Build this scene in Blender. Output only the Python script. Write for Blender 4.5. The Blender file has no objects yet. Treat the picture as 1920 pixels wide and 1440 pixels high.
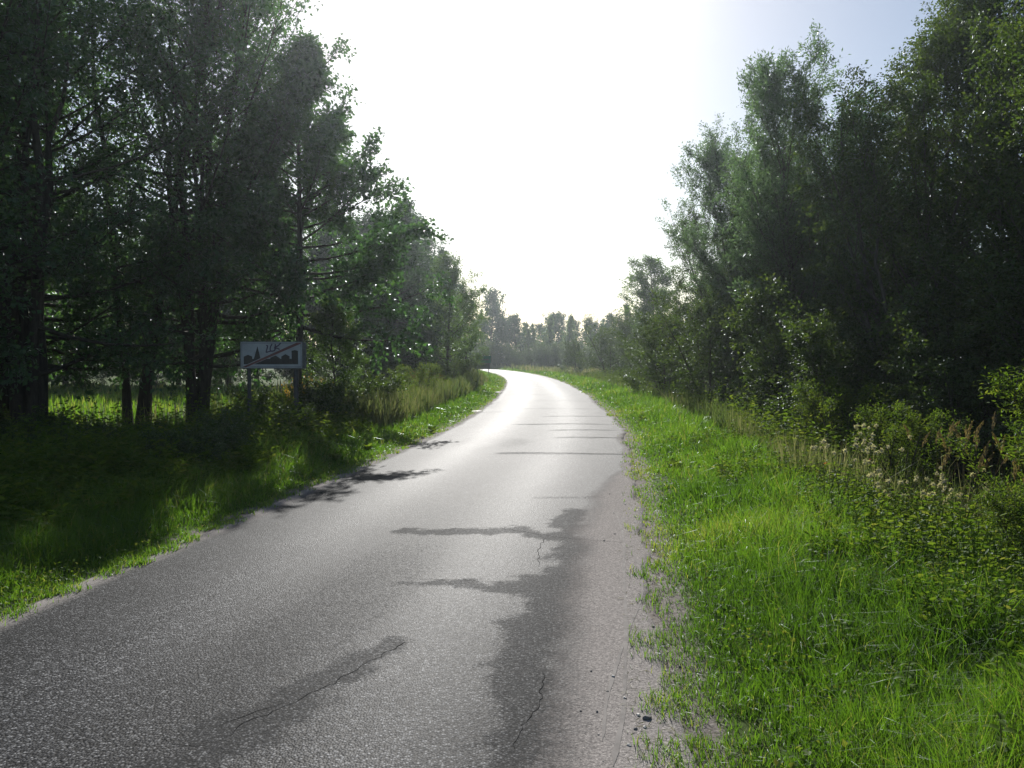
import bpy, math, random
import numpy as np

# ------------------------------------------------------------------ camera, sky, sun, exposure
scene = bpy.context.scene
CAM_H = 1.62
cam_d = bpy.data.cameras.new('camera')
cam = bpy.data.objects.new('camera', cam_d)
scene.collection.objects.link(cam)
cam.location = (0, 0, CAM_H)
cam.rotation_euler = (math.radians(90 - 1.9), 0, 0)
cam_d.sensor_width = 36
cam_d.lens = 27.2
cam_d.clip_end = 4000
scene.camera = cam

SUN_EL, SUN_AZ = 31.0, -3.0            # degrees; azimuth clockwise from +Y (straight ahead)
world = bpy.data.worlds.new('World')
scene.world = world
world.use_nodes = True
wn = world.node_tree.nodes
wl = world.node_tree.links
wn.clear()
sky = wn.new('ShaderNodeTexSky')
sky.sky_type = 'NISHITA'
sky.sun_disc = False
sky.sun_elevation = math.radians(SUN_EL)
sky.sun_rotation = math.radians(SUN_AZ)
sky.altitude = 100
sky.air_density = 1.0
sky.dust_density = 0.9
sky.ozone_density = 0.8
bg = wn.new('ShaderNodeBackground')
bg.inputs['Strength'].default_value = 0.068
wo = wn.new('ShaderNodeOutputWorld')
wl.new(sky.outputs[0], bg.inputs[0])
wl.new(bg.outputs[0], wo.inputs[0])

sun_d = bpy.data.lights.new('sun', 'SUN')
sun_d.energy = 5.0
sun_d.angle = math.radians(0.53)
sun_d.color = (1.0, 0.97, 0.92)
sun = bpy.data.objects.new('sun', sun_d)
scene.collection.objects.link(sun)
sun.rotation_euler = (math.radians(90 - SUN_EL), 0, math.radians(180 - SUN_AZ))

vs = scene.view_settings
vs.view_transform = 'Standard'
vs.look = 'None'
vs.exposure = 0.55
vs.gamma = 1.0
vs.use_curve_mapping = False
scene.render.engine = 'CYCLES'
cy = scene.cycles
cy.max_bounces = 6
cy.diffuse_bounces = 4
cy.glossy_bounces = 2
cy.transmission_bounces = 4
cy.transparent_max_bounces = 6
cy.volume_bounces = 0
cy.use_adaptive_sampling = False
cy.use_denoising = True
cy.denoising_prefilter = 'ACCURATE'
cy.sample_clamp_indirect = 4.0
cy.caustics_reflective = False
cy.caustics_refractive = False

RNG = np.random.default_rng(7)
PI = math.pi
COL = scene.collection

# ------------------------------------------------------------------ small helpers
def link(o, parent=None):
    COL.objects.link(o)
    if parent is not None:
        o.parent = parent
    return o

def tag(o, label=None, cat=None, group=None, kind=None):
    if label: o['label'] = label
    if cat: o['category'] = cat
    if group: o['group'] = group
    if kind: o['kind'] = kind
    return o

def empty(name, loc=(0, 0, 0), rz=0.0, sc=1.0):
    o = bpy.data.objects.new(name, None)
    o.empty_display_size = 0.2
    o.location = loc
    o.rotation_euler = (0, 0, rz)
    o.scale = (sc, sc, sc) if np.isscalar(sc) else sc
    return link(o)

def mesh_np(name, V, polys, mat, attrs=None, smooth=False):
    """polys: list of int arrays, each (n,k)"""
    V = np.asarray(V, np.float32)
    me = bpy.data.meshes.new(name)
    polys = [np.asarray(p, np.int32) for p in polys if len(p)]
    loops = np.concatenate([p.ravel() for p in polys])
    sizes = np.concatenate([np.full(len(p), p.shape[1], np.int32) for p in polys])
    starts = np.concatenate([[0], np.cumsum(sizes)[:-1]]).astype(np.int32)
    me.vertices.add(len(V)); me.vertices.foreach_set('co', V.ravel())
    me.loops.add(len(loops)); me.loops.foreach_set('vertex_index', loops)
    me.polygons.add(len(sizes)); me.polygons.foreach_set('loop_start', starts)
    me.polygons.foreach_set('loop_total', sizes)
    if smooth:
        me.polygons.foreach_set('use_smooth', np.ones(len(sizes), bool))
    if attrs:
        for k, a in attrs.items():
            at = me.attributes.new(k, 'FLOAT', 'POINT')
            at.data.foreach_set('value', np.asarray(a, np.float32))
    me.update(calc_edges=True)
    if mat: me.materials.append(mat)
    return me

def mobj(name, me, parent=None):
    return link(bpy.data.objects.new(name, me), parent)

def copy_tree(o, parent=None):
    c = o.copy(); COL.objects.link(c); c.parent = parent
    for ch in o.children: copy_tree(ch, c)
    return c

def hash2(ix, iy, seed):
    h = (ix.astype(np.int64) * 374761393 + iy.astype(np.int64) * 668265263 + seed * 982451653) & 0xffffffff
    h = ((h ^ (h >> 13)) * 1274126177) & 0xffffffff
    return ((h ^ (h >> 16)) & 0xffff) / 65535.0

def vnoise(x, y, seed=0):
    x = np.asarray(x, float); y = np.asarray(y, float)
    ix = np.floor(x); iy = np.floor(y)
    fx = x - ix; fy = y - iy
    fx = fx * fx * (3 - 2 * fx); fy = fy * fy * (3 - 2 * fy)
    a = hash2(ix, iy, seed); b = hash2(ix + 1, iy, seed)
    c = hash2(ix, iy + 1, seed); d = hash2(ix + 1, iy + 1, seed)
    return (a * (1 - fx) + b * fx) * (1 - fy) + (c * (1 - fx) + d * fx) * fy

def fnoise(x, y, seed=0, octv=4):
    v = 0; a = 0.5; t = 0
    for k in range(octv):
        v = v + a * vnoise(np.asarray(x) * 2 ** k, np.asarray(y) * 2 ** k, seed + k * 17); t += a; a *= 0.5
    return v / t

def smooth(a, b, x):
    t = np.clip((np.asarray(x, float) - a) / (b - a), 0, 1)
    return t * t * (3 - 2 * t)

def unit(v):
    return v / np.maximum(np.linalg.norm(v, axis=-1, keepdims=True), 1e-9)

# ------------------------------------------------------------------ material helpers
def new_mat(name):
    m = bpy.data.materials.new(name); m.use_nodes = True
    m.node_tree.nodes.clear()
    return m, m.node_tree.nodes, m.node_tree.links

def N(nodes, t, **kw):
    n = nodes.new(t)
    for k, v in kw.items():
        if k in ('operation', 'blend_type', 'data_type', 'attribute_name', 'feature', 'interpolation', 'distribution', 'noise_dimensions', 'voronoi_dimensions'):
            setattr(n, k, v)
        else:
            n.inputs[k].default_value = v
    return n

def ramp(nodes, stops):
    r = nodes.new('ShaderNodeValToRGB')
    e = r.color_ramp.elements
    while len(e) < len(stops): e.new(0.5)
    for el, (p, c) in zip(e, stops):
        el.position = p; el.color = (*c, 1) if len(c) == 3 else c
    return r

def leaf_mat(name, cols, trans_gain=1.5, trans=0.42, gloss=0.5, rough=0.34, tint=(1.25, 1.2, 0.45)):
    """two-sided leaf: diffuse + translucent + a waxy coat; per-leaf colour from attribute 'rnd'"""
    m, n, l = new_mat(name)
    at = N(n, 'ShaderNodeAttribute', attribute_name='rnd')
    k = len(cols)
    r = ramp(n, [(i / (k - 1), c) for i, c in enumerate(cols)])
    l.new(at.outputs['Fac'], r.inputs[0])
    dif = N(n, 'ShaderNodeBsdfDiffuse')
    l.new(r.outputs[0], dif.inputs['Color'])
    mul = N(n, 'ShaderNodeMix', data_type='RGBA', blend_type='MULTIPLY')
    mul.inputs[0].default_value = 1.0
    mul.inputs[7].default_value = (tint[0] * trans_gain, tint[1] * trans_gain, tint[2] * trans_gain, 1)
    l.new(r.outputs[0], mul.inputs[6])
    tr = N(n, 'ShaderNodeBsdfTranslucent')
    l.new(mul.outputs[2], tr.inputs['Color'])
    mx = N(n, 'ShaderNodeMixShader', Fac=trans)
    l.new(dif.outputs[0], mx.inputs[1]); l.new(tr.outputs[0], mx.inputs[2])
    gl = N(n, 'ShaderNodeBsdfGlossy', Roughness=rough)
    gl.inputs['Color'].default_value = (0.9, 0.95, 1.0, 1)
    lw = N(n, 'ShaderNodeLayerWeight', Blend=0.5)          # Schlick, the same on both faces
    p5 = N(n, 'ShaderNodeMath', operation='POWER'); p5.inputs[1].default_value = 5.0
    l.new(lw.outputs['Facing'], p5.inputs[0])
    fm = N(n, 'ShaderNodeMath', operation='MULTIPLY_ADD'); fm.inputs[1].default_value = 0.6 * gloss; fm.inputs[2].default_value = 0.05 * gloss
    l.new(p5.outputs[0], fm.inputs[0])
    m2 = N(n, 'ShaderNodeMixShader')
    l.new(fm.outputs[0], m2.inputs[0]); l.new(mx.outputs[0], m2.inputs[1]); l.new(gl.outputs[0], m2.inputs[2])
    out = n.new('ShaderNodeOutputMaterial')
    l.new(m2.outputs[0], out.inputs[0])
    return m

def simple_mat(name, col, rough=0.6, metal=0.0, var=0.25, scale=9.0, bump=0.0, spec=0.4):
    m, n, l = new_mat(name)
    tc = n.new('ShaderNodeTexCoord')
    no = N(n, 'ShaderNodeTexNoise', Scale=scale, Detail=5.0, Roughness=0.6)
    l.new(tc.outputs['Object'], no.inputs['Vector'])
    c = np.array(col)
    r = ramp(n, [(0.3, tuple(c * (1 - var))), (0.7, tuple(np.minimum(c * (1 + var), 1)))])
    l.new(no.outputs['Fac'], r.inputs[0])
    b = N(n, 'ShaderNodeBsdfPrincipled', Roughness=rough, Metallic=metal)
    b.inputs['Specular IOR Level'].default_value = spec
    l.new(r.outputs[0], b.inputs['Base Color'])
    if bump:
        bp = N(n, 'ShaderNodeBump', Strength=bump, Distance=0.02)
        l.new(no.outputs['Fac'], bp.inputs['Height']); l.new(bp.outputs[0], b.inputs['Normal'])
    out = n.new('ShaderNodeOutputMaterial')
    l.new(b.outputs[0], out.inputs[0])
    return m

def bark_mat(name, c1, c2):
    m, n, l = new_mat(name)
    tc = n.new('ShaderNodeTexCoord')
    mp = N(n, 'ShaderNodeMapping'); mp.inputs['Scale'].default_value = (14, 14, 3)
    no = N(n, 'ShaderNodeTexNoise', Scale=1.0, Detail=6.0, Roughness=0.7)
    l.new(tc.outputs['Object'], mp.inputs[0]); l.new(mp.outputs[0], no.inputs['Vector'])
    r = ramp(n, [(0.35, c1), (0.65, c2)])
    l.new(no.outputs['Fac'], r.inputs[0])
    b = N(n, 'ShaderNodeBsdfPrincipled', Roughness=0.9)
    b.inputs['Specular IOR Level'].default_value = 0.2
    l.new(r.outputs[0], b.inputs['Base Color'])
    bp = N(n, 'ShaderNodeBump', Strength=0.7, Distance=0.03)
    l.new(no.outputs['Fac'], bp.inputs['Height']); l.new(bp.outputs[0], b.inputs['Normal'])
    out = n.new('ShaderNodeOutputMaterial'); l.new(b.outputs[0], out.inputs[0])
    return m

# ------------------------------------------------------------------ the road's course
HALF = 2.06
CP = np.array([[-5.6, -26], [-2.95, -8], [-1.82, 0], [-1.40, 3], [-0.45, 10], [0.46, 17.4], [1.06, 26.4], [1.40, 36.8],
               [1.50, 54], [0.95, 70], [0.0, 83], [-1.7, 98], [-4.4, 113], [-9.5, 127], [-18, 140], [-32, 152], [-60, 166], [-110, 180]], float)

def catmull(P, step):
    out = []
    Q = np.vstack([2 * P[0] - P[1], P, 2 * P[-1] - P[-2]])
    for i in range(1, len(Q) - 2):
        p0, p1, p2, p3 = Q[i - 1], Q[i], Q[i + 1], Q[i + 2]
        n = max(2, int(np.linalg.norm(p2 - p1) / step))
        # centripetal-ish tangents scaled for uneven spacing
        d1 = np.linalg.norm(p2 - p1); d0 = np.linalg.norm(p1 - p0); d2 = np.linalg.norm(p3 - p2)
        m1 = (p2 - p0) / (d0 + d1) * d1; m2 = (p3 - p1) / (d1 + d2) * d1
        t = np.linspace(0, 1, n, endpoint=False)[:, None]
        out.append((2 * t**3 - 3 * t**2 + 1) * p1 + (t**3 - 2 * t**2 + t) * m1 + (-2 * t**3 + 3 * t**2) * p2 + (t**3 - t**2) * m2)
    out.append(P[-1:])
    return np.vstack(out)

CL = catmull(CP, 0.25)
CLT = unit(np.gradient(CL, axis=0))
CLN = np.stack([CLT[:, 1], -CLT[:, 0]], 1)          # to the right of travel
CLS = np.concatenate([[0], np.cumsum(np.linalg.norm(np.diff(CL, axis=0), axis=1))])

def road_sd(x, y):
    """signed distance from the centre line (right positive)"""
    x = np.asarray(x, float).ravel(); y = np.asarray(y, float).ravel()
    s = np.empty(len(x)); C = CL[::2]; NN = CLN[::2]
    for a in range(0, len(x), 20000):
        dx = x[a:a + 20000, None] - C[None, :, 0]; dy = y[a:a + 20000, None] - C[None, :, 1]
        i = np.argmin(dx * dx + dy * dy, axis=1)
        rows = np.arange(len(i))
        lat = dx[rows, i] * NN[i, 0] + dy[rows, i] * NN[i, 1]
        dd = np.sqrt(dx[rows, i] ** 2 + dy[rows, i] ** 2)
        s[a:a + 20000] = np.where(dd > 6, np.sign(lat) * dd, lat)
    return s

def ground_z(x, y, s=None):
    x = np.asarray(x, float).ravel(); y = np.asarray(y, float).ravel()
    if s is None: s = road_sd(x, y)
    d = np.abs(s) - HALF
    z = -0.07 + 0.055 * smooth(-0.32, 0.05, d) + 0.035 * smooth(0.15, 0.7, d)
    z = z - 0.36 * smooth(1.5, 3.2, d) + 0.22 * smooth(3.6, 7.0, d)
    z = z + (fnoise(x * 0.6, y * 0.6, 3) - 0.5) * 0.16 * smooth(0.2, 3, d)
    z = z + (fnoise(x * 0.03, y * 0.03, 9) - 0.5) * 2.2 * smooth(12, 70, d)
    return z

def gz(x, y): return float(ground_z([x], [y])[0])
def road_z(s): return 0.03 * (1 - (s / HALF) ** 2)

# ------------------------------------------------------------------ ground
def axis(*segs):
    out = []
    for a, b, st in segs: out.append(np.arange(a, b, st))
    return np.concatenate(out + [[segs[-1][1]]])

def build_ground():
    xs = axis((-1500, -300, 150), (-300, -60, 20), (-60, -16, 1.6), (-16, -6, 0.5), (-6, 7, 0.16), (7, 18, 0.5), (18, 60, 1.6), (60, 300, 20), (300, 1500, 150))
    ys = axis((-200, -20, 20), (-20, 0, 1.0), (0, 30, 0.25), (30, 60, 0.6), (60, 190, 1.6), (190, 400, 20), (400, 2400, 200))
    X, Y = np.meshgrid(xs, ys)
    s = road_sd(X, Y)
    Z = ground_z(X, Y, s)
    nx, ny = len(xs), len(ys)
    idx = np.arange(nx * ny).reshape(ny, nx)
    q = np.stack([idx[:-1, :-1], idx[:-1, 1:], idx[1:, 1:], idx[1:, :-1]], -1).reshape(-1, 4)
    m, n, l = new_mat('soil_and_turf')
    tc = n.new('ShaderNodeTexCoord')
    n1 = N(n, 'ShaderNodeTexNoise', Scale=0.6, Detail=6.0, Roughness=0.65)
    n2 = N(n, 'ShaderNodeTexNoise', Scale=30.0, Detail=6.0, Roughness=0.7)
    l.new(tc.outputs['Object'], n1.inputs['Vector']); l.new(tc.outputs['Object'], n2.inputs['Vector'])
    g1 = ramp(n, [(0.25, (0.028, 0.040, 0.010)), (0.5, (0.045, 0.075, 0.014)), (0.75, (0.075, 0.085, 0.026))])
    l.new(n1.outputs['Fac'], g1.inputs[0])
    so = ramp(n, [(0.3, (0.07, 0.060, 0.050)), (0.5, (0.16, 0.142, 0.128)), (0.75, (0.30, 0.275, 0.25))])
    l.new(n2.outputs['Fac'], so.inputs[0])
    at = N(n, 'ShaderNodeAttribute', attribute_name='edge')
    ma = N(n, 'ShaderNodeMath', operation='MULTIPLY_ADD'); ma.inputs[1].default_value = 0.7
    l.new(n2.outputs['Fac'], ma.inputs[0]); l.new(at.outputs['Fac'], ma.inputs[2])
    st = N(n, 'ShaderNodeMapRange'); st.inputs[1].default_value = 0.75; st.inputs[2].default_value = 1.0
    l.new(ma.outputs[0], st.inputs[0])
    mx = N(n, 'ShaderNodeMix', data_type='RGBA')
    l.new(st.outputs[0], mx.inputs[0]); l.new(g1.outputs[0], mx.inputs[6]); l.new(so.outputs[0], mx.inputs[7])
    b = N(n, 'ShaderNodeBsdfPrincipled', Roughness=0.95)
    b.inputs['Specular IOR Level'].default_value = 0.1
    l.new(mx.outputs[2], b.inputs['Base Color'])
    bp = N(n, 'ShaderNodeBump', Strength=0.6, Distance=0.02)
    l.new(n2.outputs['Fac'], bp.inputs['Height']); l.new(bp.outputs[0], b.inputs['Normal'])
    out = n.new('ShaderNodeOutputMaterial'); l.new(b.outputs[0], out.inputs[0])
    d = np.abs(s) - HALF
    edge = 1 - smooth(0.0, np.where(s > 0, 0.42, 0.3), d)
    me = mesh_np('ground', np.stack([X.ravel(), Y.ravel(), Z], 1), [q], m, {'edge': edge}, smooth=True)
    tag(mobj('ground', me), kind='structure')

build_ground()

# ------------------------------------------------------------------ road
def seg_mask(x, y, pts, w):
    """soft 0..1 mask round a polyline; w = half widths per point"""
    best = np.zeros_like(x)
    for i in range(len(pts) - 1):
        a = np.array(pts[i]); b = np.array(pts[i + 1])
        ab = b - a
        t = np.clip(((x - a[0]) * ab[0] + (y - a[1]) * ab[1]) / (ab @ ab), 0, 1)
        dd = np.hypot(x - a[0] - t * ab[0], y - a[1] - t * ab[1])
        ww = w[i] * (1 - t) + w[i + 1] * t
        best = np.maximum(best, 1 - smooth(0.55, 1.25, dd / ww))
    return best

def build_road():
    v = axis((0.0, 22, 0.5), (22, 42, 0.05), (42, 60, 0.12), (60, 90, 0.35), (90, CLS[-1], 0.8))
    u = np.concatenate([[-1.0, -0.985], np.linspace(-0.96, 0.96, 76), [0.985, 1.0]])
    cx = np.interp(v, CLS, CL[:, 0]); cyy = np.interp(v, CLS, CL[:, 1])
    nx = np.interp(v, CLS, CLN[:, 0]); ny = np.interp(v, CLS, CLN[:, 1])
    lw = HALF + 0.05 * (fnoise(v * 0.8, v * 0 + 3, 5) - 0.5) * 2 + 0.06 * (fnoise(v * 4, v * 0, 8) - .5)
    rw = HALF + 0.16 * (fnoise(v * 0.5, v * 0 + 9, 6) - 0.5) * 2 + 0.10 * (fnoise(v * 3, v * 0, 4) - .5)
    S = np.where(u[None, :] < 0, u[None, :] * lw[:, None], u[None, :] * rw[:, None])
    X = cx[:, None] + S * nx[:, None]; Y = cyy[:, None] + S * ny[:, None]
    V = np.repeat(v[:, None], len(u), 1)
    Z = road_z(S) + (fnoise(S * 0.7, V * 0.35, 12) - 0.5) * 0.022 - 0.05 * (np.abs(u[None, :]) > 0.99)
    Z = np.where(np.abs(u[None, :]) > 0.99, Z, np.maximum(Z, -0.006 + 0 * Z))
    x = X.ravel(); y = Y.ravel(); s = S.ravel(); vv = V.ravel()
    wx = x + (fnoise(x * 3, y * 3, 21) - .5) * 0.35 + (fnoise(x * 11, y * 11, 23) - .5) * 0.2; wy = y + (fnoise(x * 3, y * 3, 31) - .5) * 0.35 + (fnoise(x * 11, y * 11, 33) - .5) * 0.2
    bit = np.zeros(len(x))
    def add(pts, w, k=1.0):
        nonlocal bit
        bit = np.maximum(bit, k * seg_mask(wx, wy, pts, w))
    # dark smooth bleeding bitumen: two cross patches, the band in the right wheel track, the diagonal in the left one
    add([(-0.95, 7.05), (0.05, 7.15), (0.55, 6.75), (1.05, 6.7)], [0.10, 0.17, 0.13, 0.09])
    add([(-0.75, 5.35), (0.05, 5.38), (0.35, 5.5)], [0.06, 0.13, 0.3])
    add([(0.62, 8.1), (0.52, 6.9), (0.36, 5.8), (0.24, 4.9), (0.12, 4.0), (0.06, 3.0), (0.0, 1.5)], [0.15, 0.14, 0.20, 0.23, 0.22, 0.20, 0.2], 0.95)
    add([(-0.62, 4.3), (-0.95, 3.65), (-1.2, 3.15), (-1.6, 2.4)], [0.06, 0.14, 0.15, 0.12], 0.8)
    add([(1.0, 9.0), (1.5, 9.05)], [0.08, 0.05], 0.5)
    # transverse dark bars farther on, in the same mask
    for yy, x0, x1, k in ((8.9, 0.3, 1.5, .5), (12.9, -0.2, 1.9, .8), (15.6, 0.9, 2.2, .7), (17.2, 0.9, 2.3, .7), (18.7, .1, 2.4, .8), (21.3, 0.9, 2.6, .6),
                          (24.5, 0.3, 2.7, .5), (29, 0.5, 2.9, .5), (34, -.2, 3.0, .5), (23, -1.0, -.2, .6)):
        bit = np.maximum(bit, k * seg_mask(x, y, [(x0, yy - 0.1), (x1, yy + .1)], [0.035 + yy * .003] * 2))
    old = 0.35 * smooth(0.52, 0.75, fnoise(s * 0.9, vv * 0.22, 44)) * (1 - smooth(24, 60, vv - 26))
    bit = np.clip(np.maximum(bit, old), 0, 1)
    dr = np.where(u[None, :] > 0, rw[:, None] - S, 9).ravel(); dl = np.where(u[None, :] < 0, lw[:, None] + S, 9).ravel()
    wdt = 0.62 * (1 - smooth(7.5, 12, y)) + 0.18 + 0.25 * (fnoise(x * 0.4 + 5, y * 0.4, 13) - .3)
    sand = (1 - smooth(0.25 * wdt, wdt, dr)) * np.where(y > 14, 0.6, 1)
    sand = np.maximum(sand, (1 - smooth(0.05, 0.35, dl)) * 0.9)
    trk = np.exp(-((s + 0.85) / 0.42) ** 2) + np.exp(-((s - 0.75) / 0.42) ** 2)
    idx = np.arange(X.size).reshape(X.shape)
    q = np.stack([idx[:-1, :-1], idx[:-1, 1:], idx[1:, 1:], idx[1:, :-1]], -1).reshape(-1, 4)

    m, n, l = new_mat('chip_seal_asphalt')
    tc = n.new('ShaderNodeTexCoord'); co = tc.outputs['Object']
    vor = N(n, 'ShaderNodeTexVoronoi', Scale=92.0); l.new(co, vor.inputs['Vector'])
    vo2 = N(n, 'ShaderNodeTexVoronoi', Scale=190.0); l.new(co, vo2.inputs['Vector'])
    big = N(n, 'ShaderNodeTexNoise', Scale=1.3, Detail=5.0, Roughness=0.6); l.new(co, big.inputs['Vector'])
    fine = N(n, 'ShaderNodeTexNoise', Scale=38.0, Detail=4.0, Roughness=0.7); l.new(co, fine.inputs['Vector'])
    sp = n.new('ShaderNodeSeparateColor'); l.new(vor.outputs['Color'], sp.inputs[0])
    chip = ramp(n, [(0.0, (0.018, 0.019, 0.022)), (0.4, (0.045, 0.046, 0.050)), (0.72, (0.10, 0.099, 0.099)), (1.0, (0.30, 0.297, 0.294))])
    l.new(sp.outputs[0], chip.inputs[0])
    # dark binder between the chips
    gap = N(n, 'ShaderNodeMapRange'); gap.inputs[1].default_value = 0.30; gap.inputs[2].default_value = 0.62; gap.inputs[3].default_value = 1.0; gap.inputs[4].default_value = 0.22
    l.new(vor.outputs['Distance'], gap.inputs[0])
    c1 = N(n, 'ShaderNodeMix', data_type='RGBA', blend_type='MULTIPLY'); c1.inputs[0].default_value = 1
    l.new(chip.outputs[0], c1.inputs[6]); l.new(gap.outputs[0], c1.inputs[7])
    bv = ramp(n, [(0.3, (0.66, 0.68, 0.71)), (0.7, (1.08, 1.09, 1.10))]); l.new(big.outputs['Fac'], bv.inputs[0])
    c2 = N(n, 'ShaderNodeMix', data_type='RGBA', blend_type='MULTIPLY'); c2.inputs[0].default_value = 1
    l.new(c1.outputs[2], c2.inputs[6]); l.new(bv.outputs[0], c2.inputs[7])
    atk = N(n, 'ShaderNodeAttribute', attribute_name='track')
    tk = N(n, 'ShaderNodeMapRange'); tk.inputs[3].default_value = 0.74; tk.inputs[4].default_value = 1.08
    l.new(atk.outputs['Fac'], tk.inputs[0])
    c2b = N(n, 'ShaderNodeMix', data_type='RGBA', blend_type='MULTIPLY'); c2b.inputs[0].default_value = 1
    l.new(c2.outputs[2], c2b.inputs[6]); l.new(tk.outputs[0], c2b.inputs[7]); c2 = c2b
    ab = N(n, 'ShaderNodeAttribute', attribute_name='bitumen')
    bm0 = N(n, 'ShaderNodeMath', operation='MULTIPLY_ADD'); bm0.inputs[1].default_value = 0.6
    l.new(fine.outputs['Fac'], bm0.inputs[0]); l.new(ab.outputs['Fac'], bm0.inputs[2])
    bm_ = N(n, 'ShaderNodeMath', operation='MULTIPLY_ADD'); bm_.inputs[1].default_value = 0.7       # single chips poke through
    l.new(sp.outputs[1], bm_.inputs[0]); l.new(bm0.outputs[0], bm_.inputs[2])
    bs = N(n, 'ShaderNodeMapRange'); bs.inputs[1].default_value = 0.85; bs.inputs[2].default_value = 1.6
    l.new(bm_.outputs[0], bs.inputs[0])
    bc = ramp(n, [(0.0, (0.024, 0.024, 0.025)), (0.5, (0.034, 0.034, 0.033)), (1.0, (0.085, 0.084, 0.08))])
    l.new(vo2.outputs['Distance'], bc.inputs[0])
    c3 = N(n, 'ShaderNodeMix', data_type='RGBA')
    bsm = N(n, 'ShaderNodeMath', operation='MULTIPLY'); bsm.inputs[1].default_value = 0.40
    l.new(bs.outputs[0], bsm.inputs[0])
    l.new(bsm.outputs[0], c3.inputs[0]); l.new(c2.outputs[2], c3.inputs[6]); l.new(bc.outputs[0], c3.inputs[7])
    asn = N(n, 'ShaderNodeAttribute', attribute_name='sand')
    sm = N(n, 'ShaderNodeMath', operation='MULTIPLY_ADD'); sm.inputs[1].default_value = 0.9
    l.new(fine.outputs['Fac'], sm.inputs[0]); l.new(asn.outputs['Fac'], sm.inputs[2])
    ss = N(n, 'ShaderNodeMapRange'); ss.inputs[1].default_value = 0.62; ss.inputs[2].default_value = 1.25
    l.new(sm.outputs[0], ss.inputs[0])
    fine2 = N(n, 'ShaderNodeTexNoise', Scale=75.0, Detail=5.0, Roughness=0.85); l.new(co, fine2.inputs['Vector'])
    sc = ramp(n, [(0.34, (0.072, 0.067, 0.063)), (0.46, (0.196, 0.180, 0.168)), (0.56, (0.276, 0.252, 0.234)), (0.68, (0.48, 0.445, 0.415))])
    l.new(fine2.outputs['Fac'], sc.inputs[0])
    c4 = N(n, 'ShaderNodeMix', data_type='RGBA')
    l.new(ss.outputs[0], c4.inputs[0]); l.new(c3.outputs[2], c4.inputs[6]); l.new(sc.outputs[0], c4.inputs[7])
    b = N(n, 'ShaderNodeBsdfPrincipled')
    l.new(c4.outputs[2], b.inputs['Base Color'])
    at = N(n, 'ShaderNodeAttribute', attribute_name='track')
    rr = N(n, 'ShaderNodeMath', operation='MULTIPLY_ADD'); rr.inputs[1].default_value = -0.06; rr.inputs[2].default_value = 0.63
    l.new(at.outputs['Fac'], rr.inputs[0])
    r2 = N(n, 'ShaderNodeMath', operation='MULTIPLY_ADD'); r2.inputs[1].default_value = 0.35
    l.new(ss.outputs[0], r2.inputs[0]); l.new(rr.outputs[0], r2.inputs[2])
    r3 = N(n, 'ShaderNodeMath', operation='MULTIPLY_ADD'); r3.inputs[1].default_value = 0.16
    l.new(bs.outputs[0], r3.inputs[0]); l.new(r2.outputs[0], r3.inputs[2])
    l.new(r3.outputs[0], b.inputs['Roughness'])
    sl = N(n, 'ShaderNodeMapRange'); sl.inputs[3].default_value = 0.07; sl.inputs[4].default_value = 0.05
    hh = N(n, 'ShaderNodeMath', operation='MULTIPLY'); hh.inputs[1].default_value = -1.0
    l.new(vor.outputs['Distance'], hh.inputs[0])
    inv = N(n, 'ShaderNodeMath', operation='MAXIMUM'); l.new(bs.outputs[0], inv.inputs[0]); l.new(ss.outputs[0], inv.inputs[1])
    l.new(inv.outputs[0], sl.inputs[0]); l.new(sl.outputs[0], b.inputs['Specular IOR Level'])
    st = N(n, 'ShaderNodeMapRange'); st.inputs[3].default_value = 0.9; st.inputs[4].default_value = 0.6
    l.new(inv.outputs[0], st.inputs[0])
    bp = N(n, 'ShaderNodeBump', Distance=0.003)
    l.new(st.outputs[0], bp.inputs['Strength']); l.new(hh.outputs[0], bp.inputs['Height'])
    l.new(bp.outputs[0], b.inputs['Normal'])
    out = n.new('ShaderNodeOutputMaterial'); l.new(b.outputs[0], out.inputs[0])
    me = mesh_np('road', np.stack([x, y, Z.ravel()], 1), [q], m, {'bitumen': bit, 'sand': sand, 'track': trk.ravel()}, smooth=True)
    o = tag(mobj('road', me), kind='structure')

    # cracks: narrow fissures drawn as flat dark strips along hand-set courses (world metres)
    cm = simple_mat('dark_strip', (0.02, 0.02, 0.02), 0.95, spec=0.05)
    def ribbon(name, pts, w, mat, dz, wob=0.012, seed=1):
        P = catmull(np.array(pts, float), 0.03)
        k = np.arange(len(P))
        P = P + np.stack([(fnoise(k * 0.6, k * 0, seed, 3) - .5), (fnoise(k * 0.6, k * 0, seed + 5, 3) - .5)], 1) * wob * 4
        T = unit(np.gradient(P, axis=0)); NN = np.stack([T[:, 1], -T[:, 0]], 1)
        ww = w * (0.45 + 0.9 * fnoise(k * 0.21, k * 0, seed + 9, 2)) * np.minimum(1, np.minimum(k, len(k) - 1 - k) / 4 + 0.1)
        A = P - NN * ww[:, None] / 2; B = P + NN * ww[:, None] / 2
        L = np.vstack([A, B]); s_ = road_sd(L[:, 0], L[:, 1])
        zz = road_z(s_) + dz
        # follow the road's slight unevenness
        vv_ = np.array([CLS[np.argmin(((CL - p) ** 2).sum(1))] for p in L])
        zz = np.maximum(road_z(s_) + (fnoise(s_ * 0.7, vv_ * 0.35, 12) - 0.5) * 0.022, -0.006) + dz
        nP = len(P); i = np.arange(nP - 1)
        q_ = np.stack([i, i + nP, i + nP + 1, i + 1], 1)
        mobj(name, mesh_np(name, np.column_stack([L, zz]), [q_], mat), o)
    ribbon('crack_and_bar', [(-0.55, 4.35), (-0.72, 4.05), (-0.85, 3.78), (-1.0, 3.52), (-1.15, 3.33), (-1.2, 3.18)], 0.004, cm, 0.002, seed=2)
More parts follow.
